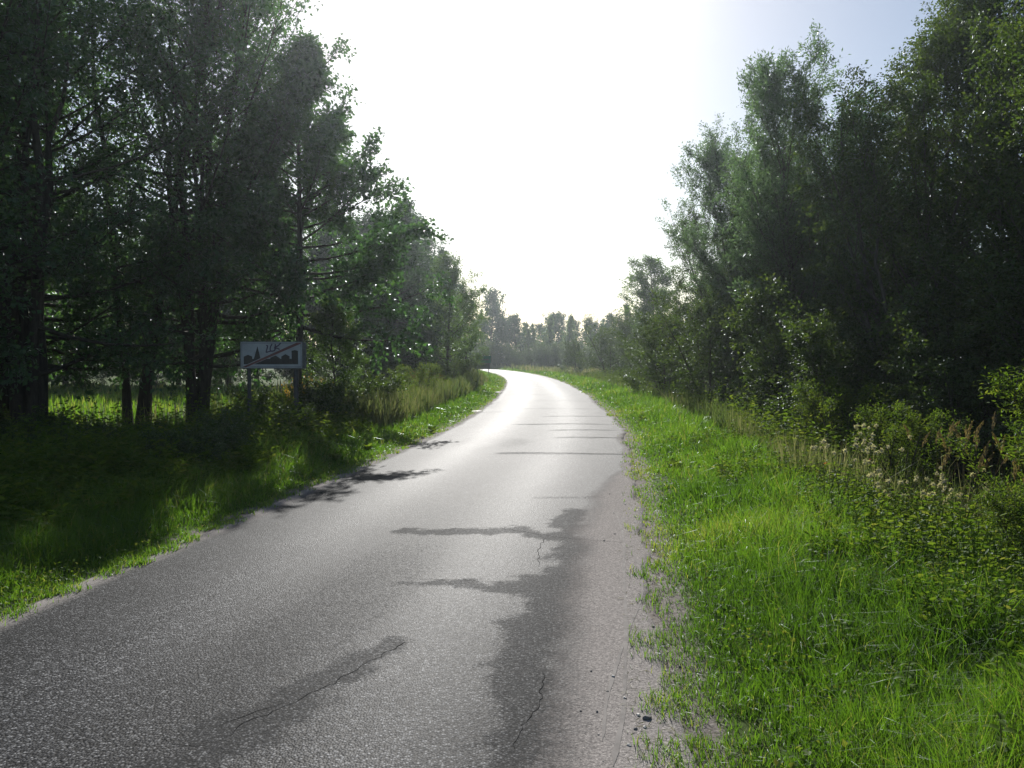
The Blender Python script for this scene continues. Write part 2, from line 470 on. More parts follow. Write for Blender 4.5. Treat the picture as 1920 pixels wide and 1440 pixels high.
    ribbon('crack_and_bar', [(-1.02, 3.55), (-1.16, 3.42), (-1.28, 3.28)], 0.004, cm, 0.002, seed=3)
    ribbon('crack_and_bar', [(-1.2, 3.16), (-1.3, 3.12), (-1.42, 3.14), (-1.5, 3.24)], 0.004, cm, 0.002, seed=4)
    ribbon('crack_and_bar', [(0.16, 3.95), (0.12, 3.55), (0.05, 3.3), (0.0, 3.1)], 0.004, cm, 0.002, seed=5)
    ribbon('crack_and_bar', [(-0.8, 5.52), (-0.4, 5.5), (0.0, 5.45)], 0.004, cm, 0.002, seed=6)
    ribbon('crack_and_bar', [(-0.7, 7.1), (-0.2, 7.22), (0.4, 6.9), (1.0, 6.72)], 0.004, cm, 0.002, seed=7)
    ribbon('crack_and_bar', [(0.3, 6.9), (0.22, 6.4), (0.2, 5.9)], 0.004, cm, 0.002, seed=8)
    for j, (yy, x0, x1) in enumerate(((12.9, -0.3, 1.9), (15.6, 0.9, 2.1), (17.2, 0.9, 2.2), (18.7, .1, 2.3), (21.3, 0.9, 2.5))):
        ribbon('crack_and_bar', [(x0, yy), ((x0 + x1) / 2, yy + .12), (x1, yy + .1)], 0.026, cm, 0.003, seed=20 + j)  # wider dark bars across the road, farther on
    tm = simple_mat('pale_dust', (0.20, 0.185, 0.172), 0.9, spec=0.1)
    ribbon('tyre_track', [(1.10, 8.2), (1.00, 6.9), (0.86, 5.9), (0.74, 5.0), (0.64, 4.3), (0.51, 3.5), (0.40, 3.0)], 0.024, tm, 0.002, 0.002, seed=12)
    ribbon('tyre_track', [(0.96, 7.0), (1.0, 6.2), (0.90, 5.3), (0.68, 4.5), (0.47, 3.7), (0.38, 3.2)], 0.018, tm, 0.002, 0.002, seed=14)
    return o

road = build_road()

# ------------------------------------------------------------------ foliage builders
def bezier(a, b, c, t):
    return (1 - t) ** 2 * a + 2 * t * (1 - t) * b + t ** 2 * c

class Geo:
    """collects vertex / polygon arrays of one mesh"""
    def __init__(self): self.V = []; self.P = {}; self.A = []; self.n = 0
    def add(self, V, P, a=None):
        V = np.asarray(V, float).reshape(-1, 3)
        self.V.append(V)
        P = np.asarray(P) + self.n
        self.P.setdefault(P.shape[1], []).append(P)
        self.A.append(np.full(len(V), 0.5) if a is None else np.asarray(a, float))
        self.n += len(V)
    def mesh(self, name, mat, smooth=False):
        return mesh_np(name, np.vstack(self.V), [np.vstack(p) for p in self.P.values()], mat, {'rnd': np.concatenate(self.A)}, smooth)

def tubes(geo, paths, radii, sides=5):
    """paths (m,k,3), radii (m,k)"""
    paths = np.asarray(paths, float); radii = np.asarray(radii, float)
    m, k, _ = paths.shape
    T = unit(np.gradient(paths, axis=1))
    ref = np.where(np.abs(T[..., 2:3]) > 0.9, np.array([1.0, 0, 0]), np.array([0, 0, 1.0]))
    U = unit(np.cross(T, ref)); W = np.cross(T, U)
    a = np.arange(sides) / sides * 2 * PI
    V = paths[:, :, None, :] + radii[:, :, None, None] * (U[:, :, None, :] * np.cos(a)[:, None] + W[:, :, None, :] * np.sin(a)[:, None])
    idx = np.arange(m * k * sides).reshape(m, k, sides)
    r = np.roll(idx, -1, axis=2)
    q = np.stack([idx[:, :-1], r[:, :-1], r[:, 1:], idx[:, 1:]], -1).reshape(-1, 4)
    geo.add(V.reshape(-1, 3), q)

def leaves(geo, P, D, L, W, rng, up=0.9, droop=0.25, spread=0.9, fold=0.25, rnd=None, six=False):
    """P points, D twig directions, L lengths, W widths -> folded leaf faces"""
    n = len(P)
    a = unit(D * 0.55 + rng.normal(0, spread * 0.55, (n, 3)) + np.array([0, 0, -droop]))
    nn = rng.normal(0, 0.55, (n, 3)) + np.array([0, 0, up])
    nn = unit(nn - (nn * a).sum(1, keepdims=True) * a)
    b = np.cross(nn, a)
    L = np.asarray(L)[:, None]; W = np.asarray(W)[:, None]
    rv = rng.random(n) if rnd is None else rnd
    f = nn * W * fold
    if six:
        v = np.stack([P, P + a * L * .35 + b * W * .5 + f, P + a * L * .75 + b * W * .36 + f * .8, P + a * L,
                      P + a * L * .75 - b * W * .36 + f * .8, P + a * L * .35 - b * W * .5 + f], 1)
        base = np.arange(n)[:, None] * 6
        q = np.vstack([base + np.array([0, 1, 2, 3]), base + np.array([0, 3, 4, 5])])
        geo.add(v.reshape(-1, 3), q, np.repeat(rv, 6))
    else:
        v = np.stack([P, P + a * L * .45 + b * W * .5 + f, P + a * L, P + a * L * .45 - b * W * .5 + f], 1)
        base = np.arange(n)[:, None] * 4
        q = np.vstack([base + np.array([0, 1, 2]), base + np.array([0, 2, 3])])
        geo.add(v.reshape(-1, 3), q, np.repeat(rv, 4))

def build_tree(name, seed, H, R, cb, nlimb, ntwig, nleaf, leaf, mats, stems=1, stem_r=0.12, prof='ovate', el=(15, 60),
               spread_base=0.25, lean=0.10, droop=0.0, up=0.9, bend=0.25, twig=(0.22, 0.42), jit=0.07, ldroop=0.25, upright=0.0, bare=0.0):
    """a tree at the origin; returns an Empty with trunk, branches, crown"""
    rng = np.random.default_rng(seed)
    bark, leafm = mats
    root = empty(name)
    gt, gb, gl = Geo(), Geo(), Geo()
    K = 11
    tt = np.linspace(0, 1, K)
    stemP = []; stemR = []
    for k in range(stems):
        az = 2 * PI * k / stems + rng.uniform(-.5, .5)
        off = np.array([math.cos(az), math.sin(az), 0]) * (spread_base * (0 if stems == 1 else 1))
        hs = H * (1 if k == 0 else rng.uniform(0.72, 0.97))
        ln = lean * hs * (rng.uniform(.3, 1.0) if stems == 1 else rng.uniform(0.7, 1.4))
        dirv = np.array([math.cos(az), math.sin(az), 0])
        p = off[None] * (0.6 + 0.4 * tt[:, None]) + dirv[None] * (ln * tt ** 1.4)[:, None]
        wob = np.cumsum(rng.normal(0, 0.013 * H, (K, 2)), 0) * tt[:, None]
        p[:, :2] += wob
        p[:, 2] = hs * tt - 0.15 * (1 - tt)
        sr = stem_r * (1 if k == 0 else rng.uniform(.55, .9))
        r = sr * (1 - tt) ** 0.85 + 0.008
        r[0] *= 1.35
        stemP.append(p); stemR.append(r)
    tubes(gt, np.array(stemP), np.array(stemR), 8)
    # limbs
    A, Bm, C, Rl = [], [], [], []
    ga = rng.uniform(0, 6.28)
    for i in range(nlimb):
        k = rng.integers(stems) if i % 2 else 0
        p = stemP[k]
        t = cb / H + (1 - cb / H) * (((i + rng.random()) / nlimb) ** 0.92) * 0.985
        f = (t - cb / H) / (1 - cb / H)
        P0 = np.array([np.interp(t, tt, p[:, j]) for j in range(3)])
        if prof == 'cone': rad = (1 - f) ** 1.15 * (0.85 + 0.15 * min(1, f * 5)) + 0.06
        elif prof == 'ovate': rad = math.sin(PI * min(1, (f * 0.86 + 0.14))) ** 0.65 + 0.04
        elif prof == 'round': rad = math.sqrt(max(0, 1 - (2 * f - 0.95) ** 2)) + 0.05
        else: rad = 0.66 + 0.42 * math.sin(PI * f) - 0.20 * f      # column
        Ln = R * rad * rng.uniform(0.72, 1.12)
        ga += 2.39996 + rng.normal(0, .35)
        e = math.radians(el[0] + (el[1] - el[0]) * f + rng.normal(0, 9))
        d = np.array([math.cos(ga) * math.cos(e), math.sin(ga) * math.cos(e), math.sin(e)])
        P2 = P0 + d * Ln
        P1 = P0 + d * Ln * 0.5 + np.array([0, 0, -bend * Ln * 0.35])
        P2 = P2 + np.array([0, 0, bend * Ln * 0.3 - droop * Ln])
        A.append(P0); Bm.append(P1); C.append(P2)
        Rl.append(min(0.5 * np.interp(t, tt, stemR[k]), 0.012 + 0.018 * Ln))
    A, Bm, C, Rl = map(np.array, (A, Bm, C, Rl))
    ts = np.linspace(0, 1, 5)
    lp = np.stack([bezier(A, Bm, C, t) for t in ts], 1)
    tubes(gb, lp, Rl[:, None] * (1 - 0.8 * ts)[None, :], 4)
    # twigs
    m = len(A)
    Ln = np.linalg.norm(C - A, axis=1)
    ti = np.repeat(np.arange(m), ntwig)
    tp = rng.uniform(0.22, 1.0, len(ti)) ** 0.8
    tp[::ntwig] = 0.97
    q0 = bezier(A[ti], Bm[ti], C[ti], tp[:, None])
    ld = unit(C[ti] - A[ti])
    td = unit(ld * 0.75 + rng.normal(0, 0.62, (len(ti), 3)) + np.array([0, 0, upright - droop * 0.8]))
    tl = np.clip(Ln[ti] * rng.uniform(twig[0], twig[1], len(ti)) * (1.25 - 0.45 * tp), 0.22, 1.5)
    q2 = q0 + td * tl[:, None] + np.array([0, 0, -1.0]) * (droop * tl * 0.8)[:, None]
    q1 = (q0 + q2) / 2 + rng.normal(0, 0.06, (len(ti), 3)) * tl[:, None] + np.array([0, 0, 0.08]) * tl[:, None]
    tw = np.stack([q0, q1, q2], 1)
    tubes(gb, tw, np.stack([0.004 + 0.006 * tl, 0.0035 + 0.003 * tl, np.full(len(tl), 0.0022)], 1), 3)
    # leaves: by twig length
    cnt = np.maximum(3, rng.poisson(nleaf * np.clip(tl / tl.mean(), 0.4, 1.8)))
    if bare: cnt = np.where(rng.random(len(cnt)) < bare, cnt // 6 + 1, cnt)
    li = np.repeat(np.arange(len(ti)), cnt)
    lt = rng.uniform(0.05, 1.04, len(li)) ** 0.75
    lpn = bezier(q0[li], q1[li], q2[li], lt[:, None]) + rng.normal(0, jit, (len(li), 3))
    ldv = unit(q2[li] - q0[li])
    Lf = leaf[0] * rng.uniform(0.65, 1.2, len(li)); Wf = Lf * leaf[1] * rng.uniform(.85, 1.15, len(li))
    clump = rng.random(len(ti))[li]
    rv = np.clip(0.45 * clump + 0.55 * rng.random(len(li)), 0, 1)
    leaves(gl, lpn, ldv, Lf, Wf, rng, up=up, droop=ldroop, rnd=rv)
    mobj('trunk', gt.mesh('trunk', bark, True), root)
    mobj('branches', gb.mesh('branches', bark, True), root)
    c = mobj('crown', gl.mesh('crown', leafm), root); c['kind'] = 'stuff'
    return root

BARK_D = bark_mat('dark_bark', (0.030, 0.026, 0.022), (0.075, 0.065, 0.055))
BARK_G = bark_mat('grey_bark', (0.055, 0.052, 0.045), (0.14, 0.13, 0.115))
L_ALDER = leaf_mat('alder_leaf', [(0.036, 0.074, 0.034), (0.050, 0.105, 0.042), (0.075, 0.130, 0.046)], 1.4, 0.46, 0.6, 0.46, (1.05, 1.25, 0.6))
L_BIRCH = leaf_mat('birch_leaf', [(0.042, 0.080, 0.034), (0.060, 0.115, 0.042), (0.095, 0.140, 0.050)], 1.4, 0.48, 0.5, 0.46, (1.05, 1.25, 0.6))
L_WILLOW = leaf_mat('willow_leaf', [(0.062, 0.104, 0.058), (0.090, 0.140, 0.072), (0.125, 0.172, 0.090)], 1.4, 0.48, 0.6, 0.46, (1.05, 1.22, 0.7))
L_DARK = leaf_mat('forest_leaf', [(0.024, 0.050, 0.024), (0.035, 0.070, 0.030), (0.055, 0.094, 0.036)], 1.3, 0.40, 0.4, 0.48, (1.05, 1.25, 0.6))
L_YOUNG = leaf_mat('young_leaf', [(0.055, 0.100, 0.030), (0.078, 0.135, 0.036), (0.110, 0.160, 0.044)], 1.4, 0.48, 0.5, 0.46, (1.1, 1.2, 0.55))
L_BUSH = leaf_mat('bush_leaf', [(0.036, 0.066, 0.022), (0.052, 0.092, 0.026), (0.080, 0.112, 0.034)], 1.3, 0.42, 0.4, 0.5)
L_GRASS = leaf_mat('grass_blade', [(0.045, 0.085, 0.014), (0.080, 0.145, 0.020), (0.125, 0.195, 0.032), (0.23, 0.21, 0.09)], 1.5, 0.50, 0.4, 0.42, (1.02, 1.22, 0.42))
L_TALL = leaf_mat('tall_grass_blade', [(0.070, 0.105, 0.030), (0.105, 0.130, 0.045), (0.165, 0.165, 0.080), (0.25, 0.22, 0.14)], 1.2, 0.45, 0.35, 0.45, (1.1, 1.15, 0.75))
L_HERB = leaf_mat('herb_leaf', [(0.040, 0.076, 0.014), (0.060, 0.110, 0.018), (0.095, 0.145, 0.028), (0.13, 0.14, 0.05)], 1.55, 0.48, 0.12, 0.5)
L_GOLD = leaf_mat('goldenrod_leaf', [(0.075, 0.085, 0.02), (0.16, 0.14, 0.025), (0.36, 0.23, 0.03)], 1.3, 0.45, 0.3, 0.5, (1.2, 1.1, 0.5))
L_FLUFF = leaf_mat('seed_fluff', [(0.55, 0.53, 0.48), (0.7, 0.68, 0.63)], 0.8, 0.4, 0.1, 0.6)
L_PLUME = leaf_mat('grass_plume', [(0.15, 0.12, 0.08), (0.24, 0.19, 0.13), (0.32, 0.27, 0.19)], 0.9, 0.4, 0.1, 0.6)
L_RED = leaf_mat('red_leaf', [(0.35, 0.05, 0.02), (0.45, 0.10, 0.03)], 1.0, 0.4, 0.3, 0.4)
STEM = simple_mat('green_stem', (0.07, 0.075, 0.03), 0.7)

# ------------------------------------------------------------------ tree kinds
def place(proto, x, y, h, rz, label, group=None, cat='tree', name=None, wide=1.0, first=set()):
    """puts a tree of height h (prototype height in ['h']) on the ground"""
    if proto.name not in first:
        first.add(proto.name); o = proto
    else:
        o = copy_tree(proto)
    k = h / proto['h']
    o.location = (x, y, gz(x, y) - 0.02)
    o.rotation_euler = (0, 0, rz)
    o.scale = (k * wide, k * wide, k)
    tag(o, label, cat, group)
    return o

def kind(proto, h): proto['h'] = h; return proto

ald_cone = kind(build_tree('alder_tree', 11, 9.3, 3.3, 2.7, 76, 10, 54, (0.105, 0.82), (BARK_D, L_ALDER), stem_r=0.10, prof='cone', el=(2, 55), lean=0.03, jit=0.08), 9.3)
ald_big = kind(build_tree('alder_tree', 12, 12.0, 3.6, 1.5, 84, 11, 46, (0.105, 0.80), (BARK_D, L_ALDER), stems=4, stem_r=0.17, prof='ovate', el=(0, 62), spread_base=0.22, lean=0.13, jit=0.10, bare=0.28), 12.0)
birch = kind(build_tree('birch_tree', 13, 12.0, 3.0, 2.0, 74, 11, 48, (0.085, 0.62), (BARK_D, L_BIRCH), stems=2, stem_r=0.13, prof='ovate', el=(10, 65), lean=0.09, droop=0.18, jit=0.10, ldroop=0.5, bare=0.28), 12.0)
willow = kind(build_tree('willow_tree', 14, 10.5, 3.3, 0.6, 104, 13, 66, (0.125, 0.32), (BARK_G, L_WILLOW), stems=7, stem_r=0.10, prof='round', el=(30, 72), spread_base=0.40, lean=0.19, jit=0.08, upright=0.35, up=0.45, ldroop=0.15, bare=0.06), 10.5)
sallow = kind(build_tree('sallow_tree', 15, 9.5, 3.1, 0.5, 92, 11, 60, (0.095, 0.50), (BARK_G, L_BUSH), stems=5, stem_r=0.10, prof='column', el=(25, 75), spread_base=0.35, lean=0.16, jit=0.08, upright=0.30, up=0.5, bare=0.05), 9.5)
young = kind(build_tree('young_tree', 16, 7.4, 2.0, 1.0, 48, 9, 46, (0.105, 0.66), (BARK_D, L_YOUNG), stem_r=0.08, prof='ovate', el=(15, 62), lean=0.03, jit=0.09), 7.4)
forest_a = kind(build_tree('forest_tree', 17, 10.0, 2.7, 0.8, 52, 8, 40, (0.165, 0.70), (BARK_D, L_DARK), stem_r=0.13, prof='ovate', el=(10, 60), lean=0.03, jit=0.13), 10.0)
forest_b = kind(build_tree('forest_tree', 18, 10.0, 2.9, 0.8, 52, 8, 38, (0.165, 0.66), (BARK_D, L_DARK), stem_r=0.12, prof='cone', el=(5, 55), lean=0.03, jit=0.12), 10.0)
far_a = kind(build_tree('far_tree', 19, 9.0, 2.6, 0.3, 34, 6, 22, (0.30, 0.70), (BARK_D, L_DARK), stem_r=0.12, prof='ovate', el=(10, 62), lean=0.03, jit=0.2), 9.0)
far_b = kind(build_tree('far_tree', 20, 9.0, 2.5, 0.3, 36, 6, 20, (0.28, 0.66), (BARK_D, L_YOUNG), stem_r=0.11, prof='cone', el=(8, 60), lean=0.03, jit=0.17), 9.0)
bush = kind(build_tree('bush', 21, 3.0, 1.6, 0.1, 44, 8, 34, (0.095, 0.55), (BARK_D, L_BUSH), stems=6, stem_r=0.03, prof='round', el=(15, 75), spread_base=0.25, lean=0.3, jit=0.08, upright=0.2), 3.0)
bush_fine = kind(build_tree('bush', 22, 2.0, 1.1, 0.05, 40, 8, 32, (0.075, 0.30), (BARK_D, L_HERB), stems=7, stem_r=0.018, prof='round', el=(35, 80), spread_base=0.25, lean=0.25, jit=0.06, upright=0.5), 2.0)
bramble = kind(build_tree('bramble_shrub', 23, 1.0, 1.0, 0.05, 34, 6, 26, (0.085, 0.66), (BARK_D, L_BUSH), stems=6, stem_r=0.012, prof='round', el=(20, 65), spread_base=0.3, lean=0.4, jit=0.06), 1.0)

# ---- left side, beside the sign
place(ald_cone, -5.05, 18.2, 9.6, 2.2, 'cone-shaped alder with a slim straight trunk right behind the town exit sign')
place(ald_big, -7.5, 18.3, 12.0, 1.1, 'tall alder with a thick forked trunk, growing behind and left of the exit sign', wide=.85)
GL = 'tall trees of the shady row whose trunks the brambles hide'
for x, y, h, r in [(-15.6, 21.5, 7.0, 3.1), (-18.5, 20, 7.5, 4.4)]:
    place(forest_b, x, y, h, r, 'lower dense tree filling the gaps behind the shady row, before the clearing', 'dense lower trees behind the shady row', wide=1.25)
rowl = [(ald_big, -9.3, 15.0, 11.0, 3.9, 'dark alder nearest the brambles on the far side of the forked alder from the sign'),
        (birch, -8.4, 20.5, 12.0, 5.1, 'fine-leaved birch hidden behind the thick forked alder, before the clearing'),
        (birch, -9.0, 18.4, 13.0, 0.3, 'tall fine-leaved birch next to the thick forked alder, away from the road'),
        (ald_big, -10.6, 16.4, 12.8, 2.7, 'tall dark alder behind the alder that stands nearest the brambles'),
        (birch, -12.4, 18.4, 13.5, 2.0, None), (birch, -16, 12.5, 12, 1.7, None), (ald_big, -14.0, 15.6, 12.5, 4.4, None), (ald_big, -16.5, 17.5, 13.0, 3.6, None),
        (birch, -18.5, 15.0, 12.0, .9, None), (ald_big, -11.0, 12.6, 11.5, 5.5, 'alder reaching over the brambles closest to the grass edge of the road'), (ald_big, -14.5, 20.0, 12.0, 2.2, None)]
for p, x, y, h, r, lab in rowl:
    if lab: place(p, x, y, h, r, lab)
    elif p is birch: place(p, x, y, h, r, 'birch deep in the shady row, away from the road, with sky showing through', GL + ' (birches)')
    else: place(p, x, y, h, r, 'broad dark alder deep in the shady row, away from the road', GL + ' (alders)')
# ---- left forest behind the clearing
rs = np.random.default_rng(5)
fl = [(-6.4, 41.5, 9.6), (-7.0, 47.5, 10.2), (-7.0, 56, 10.4), (-6.6, 64.0, 10.8), (-7.2, 71, 10.5), (-8.5, 42.5, 9.8), (-12, 41, 10.0), (-15.5, 42, 10.2), (-19, 41, 10), (-22.5, 42, 11), (-26, 40, 10.5),
      (-30, 42, 11), (-7.5, 52, 10.8), (-11, 49, 11), (-14, 50, 11), (-18, 49, 11), (-22, 51, 11), (-28, 50, 12), (-35, 46, 11), (-8, 60, 11), (-12, 60, 11.5), (-40, 42, 11), (-9, 78, 11), (-6.8, 84, 11), (-13, 70, 11),
      (-6.2, 76, 9.5), (-33, 37, 9.5), (-27, 34, 8.5), (-9.6, 88, 10), (-10, 96, 10.5)]
for i, (x, y, h) in enumerate(fl):
    if x < -7.9 and y < 46: y += 5.0
    place(forest_a if (i % 3) else forest_b, x, y, h * rs.uniform(.95, 1.05), rs.uniform(0, 6.28),
          'dark deciduous forest tree behind the sunny clearing and tall grass', 'forest trees behind the clearing', name='forest_tree')
place(young, -3.75, 44.0, 7.5, 0.3, 'pale green young tree standing alone at the verge before the far green sign')
place(young, -4.25, 18.7, 3.2, 2.9, 'little sunlit sapling beside the slim alder trunk right of the exit sign')
place(young, -3.3, 56.0, 6.2, 2.3, 'smaller pale green young tree close behind the lone verge tree, nearer the green sign')
# ---- right side
place(willow, 8.4, 21.5, 8.8, 3.4, 'tall feathery grey-green willow, the tallest leading tree on the sunny roadside')
place(willow, 8.7, 27.0, 8.6, 2.5, 'lower feathery willow leaning over the verge behind the tallest willow', wide=1.0)
rowr = [(sallow, 8.4, 16.8, 8.3, 0.2, 'broad-leaved sallow with thin upright shoots next to the tallest feathery willow'),
        (sallow, 10.6, 15.3, 8.3, 1.3, 'big dark sallow towering over the white thistles and reed grass'),
        (sallow, 12.6, 18.0, 9.5, 2.6, 'tallest sallow, standing behind the big dark one over the thistles'),
        (ald_big, 12.0, 23.0, 9.0, 3.3, 'broad alder right behind the tallest feathery willow'),
        (sallow, 9.4, 12.6, 7.5, 4.0, 'low bright-leaved sallow at the front of the thicket behind the reed grass'),
        (sallow, 13.3, 13.4, 8.5, 5.0, 'dark sallow at the outer end of the thicket behind the reed grass'),
        (ald_big, 16, 18, 9.5, 0.8, 'tall alder rising behind the tallest sallow'), (birch, 10.6, 28.0, 8.6, 1.9, 'fine-leaved birch behind the lower feathery willow'),
        (sallow, 8.6, 24.0, 8.0, 0.9, 'bushy sallow wedged between the two feathery willows'), (sallow, 8.6, 31.5, 7.0, 2.1, 'small sallow after the lower feathery willow, along the road to the bend'),
        (birch, 14, 27, 9, 3.9, 'birch behind the alder of the thicket, deep in the wood'), (ald_big, 19.5, 22, 10, 2.0, 'outermost alder of the thicket, deep in the wood')]
for p, x, y, h, r, lab in rowr:
    place(p, x, y, h, r, lab)
for i, (x, y, h) in enumerate([(11.2, 36.5, 7.2), (13.5, 41, 8.4), (12.6, 45, 6.6), (14.5, 35, 9.5), (16, 45.5, 9.5), (15.0, 50, 8.2), (16, 53, 9), (18, 38, 10.5), (22, 46, 11), (17, 60.5, 8.8), (18.5, 60, 9.2), (22, 57, 10),
                               (16.8, 72, 8.8), (19, 70, 9.5), (13.5, 86, 8.0), (16, 86, 9), (24, 70, 10), (27, 52, 10)]):
    place(forest_a if i % 2 else forest_b, x, y, h * rs.uniform(.95, 1.05), rs.uniform(0, 6.28),
          'deciduous tree in the wood beyond the willows on the outer side of the bend', 'wood beyond the willows')
place(young, 11.2, 61.5, 9.3, 1.3, 'upright dark tree with a bare slim stem on the outer side of the bend', wide=1.25)
place(bush, 8.6, 68, 4.6, 0.3, 'big round pale green bush beside the bend, before the far trees', cat='bush', wide=1.1)
GB = 'bushes at the foot of the roadside trees'
for x, y, h, r, w in [(6.3, 24.5, 3.2, 1, 1), (7.0, 18.8, 3.0, 2, 1), (6.7, 15.2, 2.2, 3, 1.2), (6.2, 31, 3.0, 4, 1), (7.4, 36, 3.4, 5, 1), (7.9, 43, 3.0, 6, 1), (8.6, 51, 2.8, .5, 1.2), (7.2, 12.2, 1.8, 1.5, 1.2), (9.5, 16.5, 3, .7, 1), (8.2, 13.8, 2.8, 4.5, 1.2), (10.5, 11, 3.4, 5.5, 1.1), (8.8, 20.5, 3.2, 1.1, 1.2), (10, 56, 3, 2, 1.1), (9.4, 63.0, 2.6, 1, 1.2), (12, 66, 3, 1, 1.2), (9.9, 75, 3, 1, 1.2), (6.9, 82, 3, 4, 1.2)]:
    place(bush, x, y, h, r, 'rounded leafy bush at the foot of the trees on the outer side of the bend', GB, 'bush', wide=w)
for x, y, h, r, w in [(-15.5, 19.5, 2.0, 1, 1.2), (-19, 22, 2.5, 2, 1.1), (-16.8, 45.5, 2.6, 3, 1.2), (-12.5, 46.5, 2.4, 4, 1.2), (-9.5, 47.8, 2.4, 2, 1.2), (-7.0, 39.5, 2.8, 5, 1.2), (-20.5, 44.0, 2.6, 6, 1.1), (-24, 43.0, 3, .9, 1.2), (-5.4, 51.0, 2.6, .2, 1.2), (-4.9, 58.5, 2.4, .2, 1.1), (-5.2, 66.5, 2.6, 2, 1.1)]:
    place(bush, x, y, h, r, 'leafy bush along the forest edge behind the sunny clearing', 'bushes along the forest edge', 'bush', wide=w)
place(bush_fine, -3.35, 26.5, 1.25, 0.3, 'dark green low bush in the tall grass by the verge, before the yellow goldenrod', None, 'bush', wide=1.3)
for x, y, h, r in [(5.0, 7.1, 1.1, .4), (5.5, 6.3, 1.15, 1.4), (5.9, 7.7, 1.4, 2.4), (4.35, 6.3, .7, 3.0), (5.3, 10.6, 1.0, 1.9), (5.6, 13.5, 1.2, 2.0), (5.2, 5.4, .9, 5.0)]:
    place(bush_fine, x, y, h, r, 'fine-leaved weedy bush among thistles and nettles at the edge of the thicket', 'weedy bushes at the edge of the thicket', 'bush', wide=1.3)
place(bush_fine, -2.95, 39, 1.3, 1.3, 'dark low bush at the foot of the lone pale verge tree', None, 'bush', wide=1.5)
place(bush_fine, -3.0, 50.5, 1.3, 2.3, 'dark low bush between the lone verge tree and the far green sign', None, 'bush', wide=1.5)
GBR = 'brambles under the shady roadside trees'
for i in range(30):
    x = -4.2 - 11.0 * rs.random(); y = rs.uniform(9.6, 15.4) + max(0, (-x - 6) * .15)
    place(bramble, x, y, rs.uniform(0.35, .55), rs.uniform(0, 6.28), 'low arching bramble shrub under the shady trees left of the sign', GBR, 'shrub', wide=1.15)
for i, (x, y, h) in enumerate([(-4.4, 14.4, .55), (-5.3, 14.7, .6), (-4.9, 16.2, .8), (-3.85, 16.2, .75), (-4.1, 17.4, .8), (-3.5, 18.4, .8)]):
    place(bramble, x, y, h, i * 1.3, 'sunlit leafy bramble around the posts of the town exit sign', 'brambles at the sign posts', 'shrub')
# ---- far trees closing the bend
FT = 'distant trees beyond the bend'
xs_ = []
for i in range(74):
    x = -30 + i * 1.1 + rs.uniform(-.5, .5); row = i % 3
    y = 128 + 10 * row + rs.uniform(-3, 3) + (max(0, -x - 2) * 0.75)
    h = rs.uniform(6.8, 9.2) + row * 0.5
    if abs(x + 3.6) < 1.3: continue
    if -2 < x < 6 and row == 0: y += 8
    place(far_a if rs.random() < .55 else far_b, x, y, h, rs.uniform(0, 6.28), 'small distant tree in the wood that closes the bend', FT)
place(far_a, -3.9, 137, 13.4, 0.7, 'tall dark distant tree standing above the others beyond the green sign', wide=0.78)
place(far_a, -2.6, 139, 11.0, 2.7, 'dark distant tree leaning on the tallest one beyond the green sign', wide=0.8)
for i in range(34):
    a = rs.uniform(0, 1)
    side = -1 if i % 2 else 1
    x = side * rs.uniform(26, 75); y = rs.uniform(60, 150)
    place(far_a if i % 3 else far_b, x, y, rs.uniform(9, 12), rs.uniform(0, 6.28), 'distant tree deep in the woods behind the roadside trees', 'trees deep in the woods')
for i in range(40):
    x = -22 + i * 1.15 + rs.uniform(-.4, .4)
    y = 121 + rs.uniform(-2, 3) + max(0, -x - 2) * .75 - max(0, x - 6) * 0.6
    place(bush, x, y, rs.uniform(2, 3.4), rs.uniform(0, 6.28), 'low bush at the foot of the distant wood beyond the bend', 'bushes at the distant wood', 'bush', wide=1.2)


# ------------------------------------------------------------------ grass and herbs
def blades(geo, x, y, z, h, w, rng, lean=0.45, rnd=None, flat=0.0):
    n = len(x)
    az = rng.uniform(0, 2 * PI, n)
    d = np.stack([np.cos(az), np.sin(az), np.zeros(n)], 1)
    fa = rng.uniform(0, 2 * PI, n)
    b = np.stack([np.cos(fa), np.sin(fa), np.zeros(n)], 1)
    ln = (np.abs(rng.normal(0, lean, n)) + flat) * h
    P = np.stack([x, y, z], 1)
    up = np.array([0, 0, 1.0])
    p1 = P + up * (h * 0.55)[:, None] + d * (ln * 0.30)[:, None]
    p2 = P + up * (h * np.clip(1.0 - 0.35 * (ln / h) ** 2, 0.3, 1))[:, None] + d * ln[:, None]
    W = w[:, None] * b
    V = np.stack([P - W * .5, P + W * .5, p1 + W * .42, p1 - W * .42, p2], 1)
    i = np.arange(n)[:, None] * 5
    rv = rng.random(n) if rnd is None else rnd
    geo.add(V.reshape(-1, 3), i + np.array([0, 1, 2, 3]), np.repeat(rv, 5))
    geo.P.setdefault(3, []).append(i + np.array([3, 2, 4]) + geo.n - n * 5)

def scatter(n, y0, y1, d0, d1, side, rng, power=1.6):
    """points along the road: denser near the camera; d = distance from the road's edge"""
    t = rng.random(n)
    k = 1 - power
    yy = (y0 ** k + t * (y1 ** k - y0 ** k)) ** (1 / k)
    d = rng.uniform(d0, d1, n) if np.isscalar(d1) else d0 + rng.random(n) * (d1 - d0)
    v0 = np.interp(yy, CL[:, 1], CLS)
    cx = np.interp(v0, CLS, CL[:, 0]); cyy = np.interp(v0, CLS, CL[:, 1])
    nx = np.interp(v0, CLS, CLN[:, 0]); ny = np.interp(v0, CLS, CLN[:, 1])
    s = side * (HALF + d)
    x = cx + s * nx; y = cyy + s * ny
    return x, y, d, s

